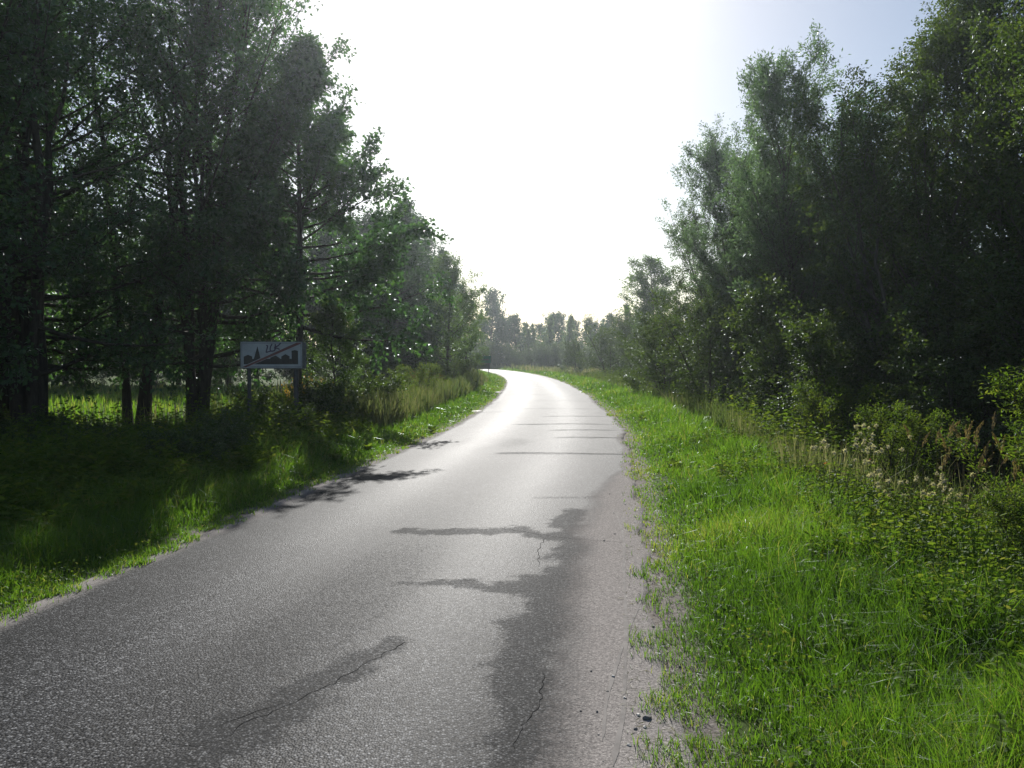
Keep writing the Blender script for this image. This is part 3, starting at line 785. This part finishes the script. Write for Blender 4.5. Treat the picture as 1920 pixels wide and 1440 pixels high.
def verge(name, side, label, n, dmax, seed, y0=1.7):
    rng = np.random.default_rng(seed)
    g = Geo()
    x, y, d, s = scatter(n, y0, 118, -0.20, dmax, side, rng, 1.75)
    pn = fnoise(x * 1.1, y * 1.1, seed); fnn = fnoise(x * 4.5, y * 4.5, seed + 3)
    keep = rng.random(n) < np.clip(smooth(-0.16, 0.14 if side > 0 else 0.10, d + (fnn - .5) * 0.65) + 0.02, 0, 1)
    keep &= ~((fnn < 0.34) & (rng.random(n) < 0.5))
    x, y, d, s, pn, fnn = (a[keep] for a in (x, y, d, s, pn, fnn))
    m = len(x)
    z = np.where(d < 0, np.maximum(road_z(s), -.006), ground_z(x, y, s))
    h = (0.05 + 0.17 * smooth(0.05, 1.0, d)) * (0.35 + 1.1 * pn + 0.55 * (fnn - .3)) * rng.uniform(.5, 1.3, m)
    h = h * (1 + 0.45 * smooth(0.6, 1.8, d))
    h = np.maximum(h, 0.03)
    dist = np.hypot(x, y)
    w = np.maximum(0.0045, 0.00105 * dist) * rng.uniform(.6, 1.3, m)
    dry = (1 - smooth(0.0, 0.35, d)) * 0.5
    lf = fnoise(x * .45 + 3, y * .45, seed + 8)
    rv = np.clip(0.02 + 0.5 * rng.random(m) + 0.9 * (lf - .42) + 0.3 * (pn - .4) + dry * rng.random(m) + (rng.random(m) > 0.93) * 0.6, 0, 1)
    blades(g, x, y, z - 0.01, h, w, rng, 0.55, rv, flat=0.1)
    o = mobj(name, g.mesh(name, L_GRASS)); tag(o, label, 'grass', kind='stuff')

verge('grass', 1, 'lush sunlit grass strip between the sandy road edge and the thicket', 210000, 3.0, 101, 1.5)
verge('grass', -1, 'short green grass strip along the shaded and sunlit sign side of the road', 100000, 1.6, 102, 3.2)

# clover and small broad leaves mixed into both strips
def ground_cover(side, n, d0, d1, seed, label, y1=60):
    rng = np.random.default_rng(seed); g = Geo()
    x, y, d, s = scatter(n, 1.9, y1, d0, d1, side, rng, 1.9)
    c = fnoise(x * 1.7, y * 1.7, seed) > 0.50
    x, y, d, s = x[c], y[c], d[c], s[c]
    m = len(x); dist = np.hypot(x, y)
    z = ground_z(x, y, s) + rng.uniform(0.02, 0.12, m)
    L = np.maximum(0.022, 0.0022 * dist) * rng.uniform(.7, 1.6, m)
    leaves(g, np.stack([x, y, z], 1), rng.normal(0, 1, (m, 3)) * np.array([1, 1, .2]), L, L * .75, rng, up=1.4, droop=0.0)
    tag(mobj('ground_cover', g.mesh('ground_cover', L_HERB)), label, 'ground cover', kind='stuff')
ground_cover(1, 15000, 0.30, 2.6, 111, 'small broad leaves and clover among the sunlit grass beside the sand')
ground_cover(-1, 14000, 0.0, 1.5, 112, 'small broad leaves and clover in the grass below the town exit sign')

def tall_grass(name, seed, x, y, label, h0=0.75, mat=L_TALL, wmin=0.006, bias=0.0):
    rng = np.random.default_rng(seed); g = Geo()
    s = road_sd(x, y)
    ok = np.abs(s) > HALF + 0.9
    x, y, s = x[ok], y[ok], s[ok]
    m = len(x); pn = fnoise(x * 0.5, y * 0.5, seed)
    z = ground_z(x, y, s); dist = np.hypot(x, y)
    h = h0 * (0.25 + 1.3 * pn) * rng.uniform(.4, 1.35, m)
    w = np.maximum(wmin, 0.0013 * dist) * rng.uniform(.5, 1.4, m)
    rv = np.clip(rng.random(m) * .7 + (fnoise(x * .35 + 9, y * .35, seed + 2) - .5) * 1.4 + .12 + bias, 0, 1)
    blades(g, x, y, z - 0.02, h, w, rng, 0.28, rv)
    tag(mobj(name, g.mesh(name, mat)), label, 'grass', kind='stuff')

r1 = np.random.default_rng(31)
n = 26000
y_ = 16.5 + (48 - 16.5) * r1.random(n) ** 1.25
xr = np.interp(y_, CL[:, 1], CL[:, 0]) - HALF - 1.0
x_ = xr - np.abs(r1.normal(0, 1.0, n)) * (1.2 + y_ * 0.055)
tall_grass('tall_grass', 32, x_, y_, 'tall dry-tipped meadow grass in the sun between the sign and the forest', bias=-0.18)
n = 26000
x_ = r1.uniform(-36, -6.0, n); y_ = r1.uniform(19.5, 46, n)
tall_grass('meadow_grass', 33, x_, y_, 'bright sunlit meadow grass of the clearing seen under the dark trees', 0.30, L_GRASS, 0.012)
n = 11000
y_ = 9.5 + (80 - 9.5) * r1.random(n) ** 1.5
xr = np.interp(y_, CL[:, 1], CL[:, 0]) + HALF + 2.0
x_ = xr + np.abs(r1.normal(0, 1.0, n)) * (0.7 + y_ * 0.02)
tall_grass('tall_grass', 34, x_, y_, 'tall dry-tipped grass at the foot of the willows beside the mown strip', 0.62, bias=-0.30)
n = 12000
x_ = r1.uniform(-14, 22, n); y_ = r1.uniform(84, 124, n)
tall_grass('tall_grass', 35, x_, y_, 'far tall grass along the outer side of the bend', 0.7)

# leafy herbs: stems with pairs of lance leaves, too many to count
def herbs(name, seed, x, y, hmin, hmax, nl, ll, lw, label, mat=L_HERB, dmin=1.0):
    rng = np.random.default_rng(seed); g = Geo()
    s = road_sd(x, y); ok = np.abs(s) > HALF + dmin
    x, y, s = x[ok], y[ok], s[ok]
    m = len(x); z = ground_z(x, y, s)
    h = rng.uniform(hmin, hmax, m) * (0.35 + 1.3 * fnoise(x * .9, y * .9, seed))
    h = h * (0.45 + 0.55 * smooth(1.2, 2.6, np.abs(s) - HALF))
    lean = rng.normal(0, 0.14, (m, 2)) * h[:, None]
    P0 = np.stack([x, y, z - 0.03], 1); P2 = np.stack([x + lean[:, 0], y + lean[:, 1], z + h], 1)
    P1 = (P0 + P2) / 2 + np.column_stack([lean * -0.15, np.zeros(m)])
    tubes(g, np.stack([P0, P1, P2], 1), np.stack([np.full(m, .005), np.full(m, .004), np.full(m, .002)], 1), 3)
    li = np.repeat(np.arange(m), nl)
    t = np.tile((np.arange(nl) + .5) / nl, m) * 0.85 + 0.15 + rng.uniform(-.03, .03, len(li))
    az = np.tile(np.arange(nl) * 2.4, m) + np.repeat(rng.uniform(0, 6.28, m), nl)
    P = bezier(P0[li], P1[li], P2[li], np.clip(t, 0, 1)[:, None])
    D = np.stack([np.cos(az), np.sin(az), np.full(len(az), 0.35)], 1)
    L = ll * rng.uniform(.7, 1.3, len(li)) * (1.15 - 0.5 * t)
    rv = np.clip(0.5 * np.repeat(rng.random(m), nl) + .5 * rng.random(len(li)), 0, 1)
    leaves(g, P, D * 1.6, L, L * lw, rng, up=0.75, droop=0.12, spread=0.35, rnd=rv, six=True)
    tag(mobj(name, g.mesh(name, mat)), label, 'weeds', kind='stuff')

n = 3600
t = r1.random(n)
y_ = 2.6 * (14.5 / 2.6) ** t
xr = np.interp(y_, CL[:, 1], CL[:, 0]) + HALF + 1.35
x_ = xr + (fnoise(y_ * 1.3, y_ * 0, 77) - .5) * 1.5 + np.abs(r1.normal(0, 1, n)) * 1.5
herbs('wild_herbs', 41, x_, y_, 0.16, 0.62, 16, 0.068, 0.40, 'leafy nettles and weeds between the grass strip and the thicket', dmin=.95)
n = 2600
y_ = 12 + 50 * r1.random(n) ** 1.3
xr = np.interp(y_, CL[:, 1], CL[:, 0]) + HALF + 2.4
x_ = xr + np.abs(r1.normal(0, 1, n)) * 1.6
herbs('wild_herbs', 42, x_, y_, 0.4, 1.1, 14, 0.12, 0.34, 'taller weeds at the foot of the willows and bushes')
n = 4600
y_ = r1.uniform(4.6, 15.5, n); x_ = np.interp(y_, CL[:, 1], CL[:, 0]) - HALF - .75 - .5 * fnoise(y_ * 1.5, y_ * 0, 5) - np.abs(r1.normal(0, 1, n)) * 2.4
herbs('wild_herbs', 43, x_, y_, 0.40, 0.92, 16, 0.11, 0.36, 'dark shaded weeds between the grass and the brambles under the trees', dmin=.75)
n = 4200
y_ = 15.2 + 30 * r1.random(n) ** 1.4; x_ = np.interp(y_, CL[:, 1], CL[:, 0]) - HALF - 1.35 - np.abs(r1.normal(0, 1, n)) * (1.0 + .04 * y_)
herbs('wild_herbs', 44, x_, y_, 0.4, 1.05, 15, 0.125, 0.34, 'sunlit weeds beyond the town exit sign along the mown strip')

# ------------------------------------------------------------------ single plants that stand out
def leaf_mesh(L, W, name, mat, toothed=False):
    n = 6
    t = np.linspace(0, 1, n)
    prof = np.sin(PI * t ** 0.75) ** 0.9 * W / 2
    V = []; 
    for i in range(n):
        z = 0.12 * L * math.sin(PI * t[i] * .9) - 0.10 * L * t[i] ** 2
        V += [(t[i] * L, -prof[i], z + prof[i] * .35), (t[i] * L, 0, z), (t[i] * L, prof[i], z + prof[i] * .35)]
    q = []
    for i in range(n - 1):
        a = i * 3
        q += [(a, a + 3, a + 4, a + 1), (a + 1, a + 4, a + 5, a + 2)]
    V = np.array(V)
    if toothed: V[0::3, 0] += 0.02 * L; V[2::3, 0] += 0.02 * L
    return mesh_np(name, V, [np.array(q)], mat, {'rnd': np.full(len(V), 0.6)}, True)

def stalk_mesh(h, r, seed, name='stem', bendy=0.08, mat=None):
    rng = np.random.default_rng(seed); g = Geo()
    t = np.linspace(0, 1, 6)
    off = rng.normal(0, bendy * h, 2)
    P = np.stack([off[0] * t ** 2, off[1] * t ** 2, h * t - .03], 1)
    tubes(g, P[None], (r * (1 - .6 * t))[None], 5)
    return g.mesh(name, mat or STEM, True), P

def nettle(x, y, h, rz, seed, label, group):
    rng = np.random.default_rng(seed)
    root = empty('nettle', (x, y, gz(x, y)), rz)
    tag(root, label, 'nettle', group)
    me, P = stalk_mesh(h, 0.004, seed)
    mobj('stem', me, root)
    k = 5
    for i in range(k):
        t = 0.35 + 0.65 * (i + .5) / k
        p = [np.interp(t, np.linspace(0, 1, 6), P[:, j]) for j in range(3)]
        for sgn in (0, 1):
            o = mobj('leaf', NETTLE_LEAF, root)
            sc = (1.2 - .65 * (t - .35) / .65) * rng.uniform(.85, 1.1)
            o.location = p; o.scale = (sc,) * 3
            o.rotation_euler = (rng.normal(0, .15), rng.uniform(-.15, .25), i * PI / 2 + sgn * PI + rng.normal(0, .2))
    return root
NETTLE_LEAF = leaf_mesh(0.085, 0.045, 'leaf', L_HERB, True)
for i in range(26):
    yy = 2.75 + 2.6 * rs.random(); xx = np.interp(yy, CL[:, 1], CL[:, 0]) + HALF + 0.95 + rs.random() * 1.3
    nettle(xx, yy, rs.uniform(.22, .42), rs.uniform(0, 6.28), 300 + i, 'bright green nettle with paired leaves growing through the lush roadside grass', 'nettles in the roadside grass')

def fluff_mesh():
    rng = np.random.default_rng(77); g = Geo()
    m = 46
    d = unit(rng.normal(0, 1, (m, 3)) + np.array([0, 0, .5]))
    P = np.zeros((m, 3))
    leaves(g, P, d * 6, np.full(m, .024) * rng.uniform(.7, 1.2, m), np.full(m, .007), rng, up=0.2, droop=0, spread=.1)
    return g.mesh('seed_head', L_FLUFF)
FLUFF = fluff_mesh()
LANCE = leaf_mesh(0.12, 0.026, 'leaf', L_HERB)
REDLEAF = leaf_mesh(0.06, 0.035, 'leaf', L_RED)

def thistle(x, y, h, rz, seed, nhead, label, group=None, red=0):
    rng = np.random.default_rng(seed)
    root = empty('thistle', (x, y, gz(x, y)), rz); tag(root, label, 'thistle', group)
    nst = max(2, nhead // 5)
    for s_ in range(nst):
        hh = h * rng.uniform(.75, 1.05)
        me, P = stalk_mesh(hh, 0.005, seed * 10 + s_, bendy=.14)
        st = mobj('stem', me, root)
        for i in range(9):
            t = .2 + .65 * i / 9
            p = [np.interp(t, np.linspace(0, 1, 6), P[:, j]) for j in range(3)]
            o = mobj('leaf', REDLEAF if (red and i == 8) else LANCE, root)
            o.location = p; sc = rng.uniform(.7, 1.1) * (1.15 - .5 * t); o.scale = (sc,) * 3
            o.rotation_euler = (rng.normal(0, .2), -.25 + rng.normal(0, .2), i * 2.4 + rng.normal(0, .2))
            if red and i == 8: red -= 1
        for i in range(max(2, nhead // nst)):
            o = mobj('seed_head', FLUFF, root)
            q = P[-1] + rng.normal(0, 1, 3) * np.array([.055, .055, .075]) + np.array([0, 0, -.02])
            o.location = q; o.scale = (rng.uniform(.8, 1.35),) * 3
            o.rotation_euler = rng.uniform(0, 6, 3)
    return root
GT = 'thistles gone to white fluff'
for i, (x, y, h, k, rd) in enumerate([(3.30, 7.7, 1.00, 17, 0), (3.55, 7.6, .93, 16, 1), (3.72, 7.3, .82, 14, 0), (4.15, 7.5, .82, 14, 0), (4.55, 7.9, .75, 12, 0), (3.05, 7.5, .78, 5, 1), (4.25, 8.3, 1.02, 6, 0)]):
    thistle(x, y, h, i * 1.1, 500 + i, k, ('thistle with white seed fluff and a red leaf among the roadside weeds' if rd else 'thistle with tufts of white seed fluff standing before the dark thicket'), GT + (' and a red leaf' if rd else ''), rd)

def plume_mesh():
    rng = np.random.default_rng(88); g = Geo()
    m = 120
    t = rng.random(m)
    P = np.stack([0.05 * t ** 2, 0 * t, t * .20], 1) + rng.normal(0, 1, (m, 3)) * (0.010 * np.sin(PI * np.clip(t * .9 + .1, 0, 1)))[:, None]
    D = np.tile(np.array([.25, 0, 1.0]), (m, 1))
    leaves(g, P, D * 3, np.full(m, .035), np.full(m, .006), rng, up=.2, droop=-.1, spread=.35)
    return g.mesh('plume', L_PLUME)
PLUME = plume_mesh()

def reed(x, y, h, nst, seed, label, spread=.3):
    rng = np.random.default_rng(seed)
    root = empty('reed_grass', (x, y, gz(x, y)), 0); tag(root, label, 'reed grass')
    g = Geo(); tops = []
    K = np.linspace(0, 1, 6)
    paths = []
    for i in range(nst):
        o = rng.normal(0, spread * .6, 2); ln = rng.normal(0, .10, 2) * h + np.array([.06, 0]) * h
        hh = h * rng.uniform(.72, 1.05)
        P = np.stack([o[0] + ln[0] * K ** 2, o[1] + ln[1] * K ** 2, hh * K - .03], 1)
        paths.append(P); tops.append((P[-1], math.atan2(ln[1], ln[0])))
    tubes(g, np.array(paths), np.tile(.0035 - .0022 * K, (nst, 1)), 3)
    mobj('stalks', g.mesh('stalks', L_PLUME, True), root)['kind'] = 'stuff'
    gl = Geo(); m = nst * 9
    blades(gl, rng.normal(0, spread * .6, m), rng.normal(0, spread * .6, m), np.full(m, -.02), rng.uniform(.45, .9, m) * h * .8, np.full(m, .009), rng, .5, np.clip(rng.random(m) * .9, 0, 1))
    mobj('blades', gl.mesh('blades', L_TALL), root)['kind'] = 'stuff'
    for p, a in tops:
        o = mobj('plume', PLUME, root); o.location = p - np.array([0, 0, .05]); o.rotation_euler = (0, rng.uniform(0, .35), a + rng.normal(0, .5))
        o.scale = (rng.uniform(.8, 1.2),) * 3
reed(4.75, 8.5, 1.08, 16, 61, 'clump of upright brown reed grass plumes in front of the dark thicket', .36)
reed(4.75, 7.2, .95, 9, 62, 'looser clump of pale arching reed grass plumes beside the thistles', .26)
reed(5.5, 8.9, 1.12, 10, 63, 'thin reed grass plumes half hidden at the edge of the thicket', .34)

# goldenrod and other clumps in the sunny grass
def goldenrod(x, y, h, seed, label, wide=.55, mat=L_GOLD):
    rng = np.random.default_rng(seed)
    root = empty('goldenrod', (x, y, gz(x, y)), 0); tag(root, label, 'goldenrod')
    g = Geo(); gf = Geo(); m = 46
    o = rng.normal(0, wide * .55, (m, 2)); ln = o * .35 + rng.normal(0, .06, (m, 2))
    hh = h * rng.uniform(.65, 1.05, m) * np.exp(-(o ** 2).sum(1) / (2.2 * wide ** 2) * .35)
    P0 = np.column_stack([o, np.full(m, -.03)]); P2 = np.column_stack([o + ln, hh]); P1 = (P0 + P2) / 2
    tubes(g, np.stack([P0, P1, P2], 1), np.tile([.006, .005, .003], (m, 1)), 3)
    li = np.repeat(np.arange(m), 44); t = rng.uniform(.15, .85, len(li))
    leaves(g, bezier(P0[li], P1[li], P2[li], t[:, None]), rng.normal(0, 1, (len(li), 3)) * [1, 1, .3], rng.uniform(.07, .12, len(li)), rng.uniform(.016, .028, len(li)), rng, rnd=rng.random(len(li)) * .45)
    li = np.repeat(np.arange(m), 50); t = rng.uniform(.75, 1.03, len(li))
    leaves(gf, bezier(P0[li], P1[li], P2[li], t[:, None]) + rng.normal(0, .05, (len(li), 3)), rng.normal(0, 1, (len(li), 3)), rng.uniform(.03, .06, len(li)), rng.uniform(.02, .035, len(li)), rng, rnd=.55 + .45 * rng.random(len(li)))
    mobj('stems', g.mesh('stems', mat), root)['kind'] = 'stuff'
    mobj('flowers', gf.mesh('flowers', mat), root)['kind'] = 'stuff'
goldenrod(-3.85, 34.5, 1.45, 71, 'big clump of fading yellow goldenrod left of the lone pale verge tree', .75)
goldenrod(-4.7, 35.5, 1.35, 72, 'paler goldenrod clump beside the big yellow one, farther from the road', .6)
goldenrod(-5.6, 21.5, 1.5, 73, 'yellow-green goldenrod seen between the posts of the town exit sign', .45)
goldenrod(-3.3, 30.5, 1.15, 74, 'green goldenrod clump in front of the big yellow one', .55, L_HERB)

# dark rosettes of dock in the mown strips
DOCK = leaf_mesh(0.15, 0.07, 'leaf', L_HERB)
def dock(x, y, seed, label, group=None, k=14, sc0=1.0):
    rng = np.random.default_rng(seed)
    root = empty('dock_plant', (x, y, gz(x, y) + .02), rng.uniform(0, 6), sc0); tag(root, label, 'dock plant', group)
    for i in range(k):
        o = mobj('leaf', DOCK, root)
        o.rotation_euler = (rng.normal(0, .2), -rng.uniform(.3, 1.0), i * 2.4); s_ = rng.uniform(.7, 1.2); o.scale = (s_,) * 3
for i, (x, y) in enumerate([(2.35, 11.2), (3.3, 19.5), (3.75, 22.0), (3.0, 14.3)]):
    dock(x, y, 700 + i, 'dark dock rosette in the lush grass strip beside the sandy edge', 'dock rosettes in the sunny grass strip', sc0=1.2)
for i, (x, y) in enumerate([(-2.75, 12.0), (-2.5, 13.4), (-1.75, 16.8)]):
    dock(x, y, 720 + i, 'dark dock rosette in the grass on the sign side of the road', 'dock rosettes on the sign side', sc0=1.2)

# ------------------------------------------------------------------ town exit sign
METAL = simple_mat('galvanised_steel', (0.30, 0.31, 0.32), 0.5, 0.7, .2, 14)
METAL_D = simple_mat('weathered_steel', (0.15, 0.16, 0.17), 0.6, 0.5, .25, 14)
POST = simple_mat('dull_dark_post', (0.06, 0.065, 0.07), 0.65, 0.3, .3, 14)
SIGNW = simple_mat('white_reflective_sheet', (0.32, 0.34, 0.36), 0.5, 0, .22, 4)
SIGNK = simple_mat('black_film', (0.012, 0.012, 0.013), 0.45, 0, .2)
SIGNR = simple_mat('faded_red_film', (0.13, 0.04, 0.038), 0.45, 0, .2)
SPRAY = simple_mat('purple_spray_paint', (0.045, 0.025, 0.06), 0.6, 0, .3)
GREEN = simple_mat('dark_green_sheet', (0.03, 0.20, 0.13), 0.5, 0, .2)

def box_mesh(name, a, b, mat, bev=0.004):
    import bmesh
    bm = bmesh.new()
    bmesh.ops.create_cube(bm, size=1)
    for v in bm.verts:
        for j in range(3): v.co[j] = a[j] + (v.co[j] + .5) * (b[j] - a[j])
    if bev: bmesh.ops.bevel(bm, geom=bm.edges[:], offset=bev, segments=2, affect='EDGES')
    me = bpy.data.meshes.new(name); bm.to_mesh(me); bm.free(); me.materials.append(mat)
    return me

def prism(name, pts, y0, y1, mat):
    """outline in x,z extruded along y (front at y0)"""
    n_ = len(pts)
    V = [(p[0], y0, p[1]) for p in pts] + [(p[0], y1, p[1]) for p in pts]
    me = bpy.data.meshes.new(name)
    F = [tuple(range(n_)), tuple(range(2 * n_ - 1, n_ - 1, -1))] + [(i, i + n_, (i + 1) % n_ + n_, (i + 1) % n_) for i in range(n_)]
    me.from_pydata(V, [], F); me.update(); me.materials.append(mat)
    return me

def tube_obj(name, pts, r, mat, parent, sides=12):
    g = Geo(); P = np.array(pts, float)
    tubes(g, P[None], np.full((1, len(P)), r), sides)
    o = mobj(name, g.mesh(name, mat, True), parent)
    return o

def town_sign():
    x, y = -4.72, 15.2
    zb = 1.42                                    # panel bottom
    root = empty('town_exit_sign', (x, y, 0), math.radians(5))
    tag(root, 'white town exit sign with black skyline, diagonal red stripe and graffiti on two posts', 'road sign')
    W, Hh = 1.2, 0.53
    x0 = -W / 2
    zg = gz(x, y)
    for px in (-.45, .45):
        p = mobj('post', None or (lambda g: (tubes(g, np.array([[[px, .07, zg - .3], [px, .07, .6], [px, .07, zb + Hh - .02]]]), np.full((1, 3), .036 if px < 0 else .046), 14), g.mesh('post', POST, True))[1])(Geo()), root)
        for zc in (zb + .10, zb + .43):
            mobj('clamp', box_mesh('clamp', (px - .055, .028, zc - .018), (px + .055, .115, zc + .018), METAL, .003), p)
    panel = mobj('panel', box_mesh('panel', (x0, 0, zb), (x0 + W, .022, zb + Hh), METAL_D, .006), root)
    rim = .014
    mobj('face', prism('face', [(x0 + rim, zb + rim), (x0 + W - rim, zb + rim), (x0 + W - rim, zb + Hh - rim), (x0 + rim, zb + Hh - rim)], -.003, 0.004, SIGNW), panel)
    # thin dark border line
    for a, b in (((x0 + .03, zb + .03), (x0 + W - .03, zb + .036)), ((x0 + .03, zb + Hh - .036), (x0 + W - .03, zb + Hh - .03)),
                 ((x0 + .03, zb + .036), (x0 + .036, zb + Hh - .036)), ((x0 + W - .036, zb + .036), (x0 + W - .03, zb + Hh - .036))):
        mobj('border_line', prism('border_line', [a, (b[0], a[1]), b, (a[0], b[1])], -.0045, -.003, SIGNK), panel)
    def pp(px, py): return (x0 + (px - 150) / 1520 * W, zb + (840 - py) / 730 * Hh)
    sil = [(235, 725), (235, 520), (335, 470), (440, 515), (440, 580), (480, 580), (570, 240), (640, 520), (640, 575), (880, 575), (890, 530), (1010, 490), (1110, 575), (1140, 575),
           (1150, 510), (1250, 452), (1345, 505), (1350, 575), (1400, 575), (1400, 360), (1480, 342), (1555, 362), (1555, 725)]
    # split into convex-ish buildings so every outline fills cleanly
    def bl(pts): mobj('skyline_building', prism('skyline_building', [pp(*p) for p in pts][::-1], -.0052, -.003, SIGNK), panel)
    bl([(235, 725), (235, 520), (335, 470), (440, 515), (440, 725)])
    bl([(441, 725), (441, 580), (479, 580), (479, 725)])
    bl([(480, 725), (480, 580), (570, 240), (640, 560), (640, 725)])
    bl([(641, 725), (641, 575), (879, 575), (879, 725)])
    bl([(880, 725), (880, 545), (1010, 490), (1110, 560), (1110, 725)])
    bl([(1111, 725), (1111, 575), (1147, 575), (1147, 725)])
    bl([(1148, 725), (1148, 515), (1250, 452), (1348, 510), (1348, 725)])
    bl([(1349, 725), (1349, 575), (1399, 575), (1399, 725)])
    bl([(1400, 725), (1400, 360), (1480, 342), (1555, 362), (1555, 725)])
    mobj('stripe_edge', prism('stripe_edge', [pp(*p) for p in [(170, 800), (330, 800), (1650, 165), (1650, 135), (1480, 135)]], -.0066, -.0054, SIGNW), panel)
    mobj('red_stripe', prism('red_stripe', [pp(*p) for p in [(190, 805), (300, 805), (1640, 160), (1640, 140), (1520, 140)]], -.008, -.0068, SIGNR), panel)
    # sprayed letters
    def stroke(pts):
        P = np.array([(pp(*p)[0], -.0095, pp(*p)[1]) for p in pts])
        Q = catmull(P[:, [0, 2]], .006)
        T = unit(np.gradient(Q, axis=0)); M = np.stack([T[:, 1], -T[:, 0]], 1) * .011
        A = Q - M; B = Q + M; nq = len(Q)
        V = np.vstack([np.column_stack([A[:, 0], np.full(nq, -.0094), A[:, 1]]), np.column_stack([B[:, 0], np.full(nq, -.0094), B[:, 1]])])
        i = np.arange(nq - 1)
        mobj('graffiti_stroke', mesh_np('graffiti_stroke', V, [np.stack([i, i + 1, i + nq + 1, i + nq], 1)], SPRAY), panel)
    stroke([(785, 215), (815, 225), (805, 300), (785, 400), (840, 385), (900, 370)])
    stroke([(925, 180), (890, 250), (880, 340), (910, 372), (985, 350), (1005, 300)])
    stroke([(1010, 180), (1000, 260), (990, 350)])
    stroke([(1140, 150), (1075, 220), (985, 280), (1060, 295), (1110, 325)])
    # the panel for the other direction, seen edge-on behind
    rp = mobj('rear_panel', box_mesh('rear_panel', (x0 + .03, .12, zb - .005), (x0 + W + .045, .145, zb + Hh - .012), METAL_D, .006), root)
    return root
town_sign()

def green_sign():
    root = empty('green_sign', (-2.45, 66.0, 0), math.radians(-8))
    tag(root, 'dark green place-name sign with a pale top rim on two thin posts before the bend', 'road sign')
    zg = gz(-2.45, 66.0)
    for px in (-.5, .45):
        g = Geo(); tubes(g, np.array([[[px, .04, zg - .3], [px, .04, 1.0], [px, .04, 1.78]]]), np.full((1, 3), .032), 10)
        mobj('post', g.mesh('post', METAL_D, True), root)
    p = mobj('panel', box_mesh('panel', (-.72, -.02, 1.22), (.66, .006, 1.84), GREEN, .01), root)
    mobj('lower_panel', box_mesh('lower_panel', (-.78, -.02, .72), (.6, .006, 1.2), METAL_D, .01), root)
    mobj('top_rim', box_mesh('top_rim', (-.66, -.03, 1.842), (.62, .012, 1.885), simple_mat('white_rim', (.6, .62, .6), .35), .006), p)
    mobj('lettering_band', box_mesh('lettering_band', (-.5, -.026, 1.46), (.48, -.021, 1.56), simple_mat('dull_lettering', (.10, .16, .14), .5), 0), p)
green_sign()

# ------------------------------------------------------------------ small things on the road's edge
STONE = simple_mat('grey_stone', (0.17, 0.16, 0.15), 0.85, 0, .35, 30, .5)
PALE = simple_mat('pale_stone', (0.42, 0.40, 0.37), 0.7, 0, .2, 20, .4)
def stone(x, y, r, seed, label, mat=STONE, group=None, flat=.6):
    import bmesh
    rng = np.random.default_rng(seed)
    bm = bmesh.new(); bmesh.ops.create_icosphere(bm, subdivisions=2, radius=1)
    for v in bm.verts:
        k = 1 + .35 * (rng.random() - .5)
        v.co = (v.co.x * r * k * 1.2, v.co.y * r * k * .9, v.co.z * r * k * flat)
    me = bpy.data.meshes.new('stone'); bm.to_mesh(me); bm.free(); me.materials.append(mat)
    o = mobj('stone', me); s_ = float(road_sd([x], [y])[0])
    z = (max(road_z(s_), -.006) if abs(s_) < HALF else gz(x, y)) + r * flat * .55
    o.location = (x, y, z); o.rotation_euler = (0, 0, rng.uniform(0, 6))
    tag(o, label, 'stone', group)
stone(0.605, 3.42, .018, 1, 'dark lump of earth lying on the sandy road edge')
stone(0.572, 3.45, .010, 2, 'tiny pale pebble touching the dark lump on the sand', PALE)
for i in range(34):
    yy = 2.9 + 7 * rs.random() ** 1.4; xx = np.interp(yy, CL[:, 1], CL[:, 0]) + HALF - .45 + .6 * rs.random()
    stone(xx, yy, rs.uniform(.004, .010), 10 + i, 'small pebble scattered on the sandy road edge beside the lush grass', STONE if i % 3 else PALE, 'pebbles on the sandy edge')
stone(-1.03, 23.4, .16, 60, 'flat pale slab on the road edge by the mown strip', PALE, flat=.14)  # flattened pale lumps lying on the road's edge
stone(-.62, 36.5, .2, 61, 'flat pale slab farther along the same road edge', PALE, flat=.14)

# dry straw lying at the sandy edge
g = Geo(); rg = np.random.default_rng(91); n = 1500
x, y, d, s = scatter(n, 2.3, 16, -.22, .35, 1, rg, 1.8)
z = np.where(np.abs(s) < HALF, np.maximum(road_z(s), -.006) + .006, ground_z(x, y, s) + .01)
L = rg.uniform(.02, .07, n)
leaves(g, np.stack([x, y, z], 1), rg.normal(0, 1, (n, 3)) * [1, 1, .05], L, np.full(n, .0035), rg, up=1.5, droop=0, spread=.1, rnd=.6 + .4 * rg.random(n))
tag(mobj('straw', g.mesh('straw', L_TALL)), 'dry straw bits lying along the sandy road edge', 'straw', kind='stuff')

# ------------------------------------------------------------------ summer haze, also standing in for lens glare: a closed box of even air
hm, hn, hl = new_mat('thin_summer_haze')
pv = hn.new('ShaderNodeVolumePrincipled')
pv.inputs['Density'].default_value = 0.00065
pv.inputs['Color'].default_value = (0.84, 0.94, 1.0, 1)
pv.inputs['Anisotropy'].default_value = 0.78
ho = hn.new('ShaderNodeOutputMaterial')
hl.new(pv.outputs[0], ho.inputs['Volume'])
hz = mobj('haze', box_mesh('haze', (-1600, -260, -4), (1600, 2500, 17), hm, 0))
tag(hz, 'thin pale summer haze filling the air over the road and woods', 'haze', kind='stuff')
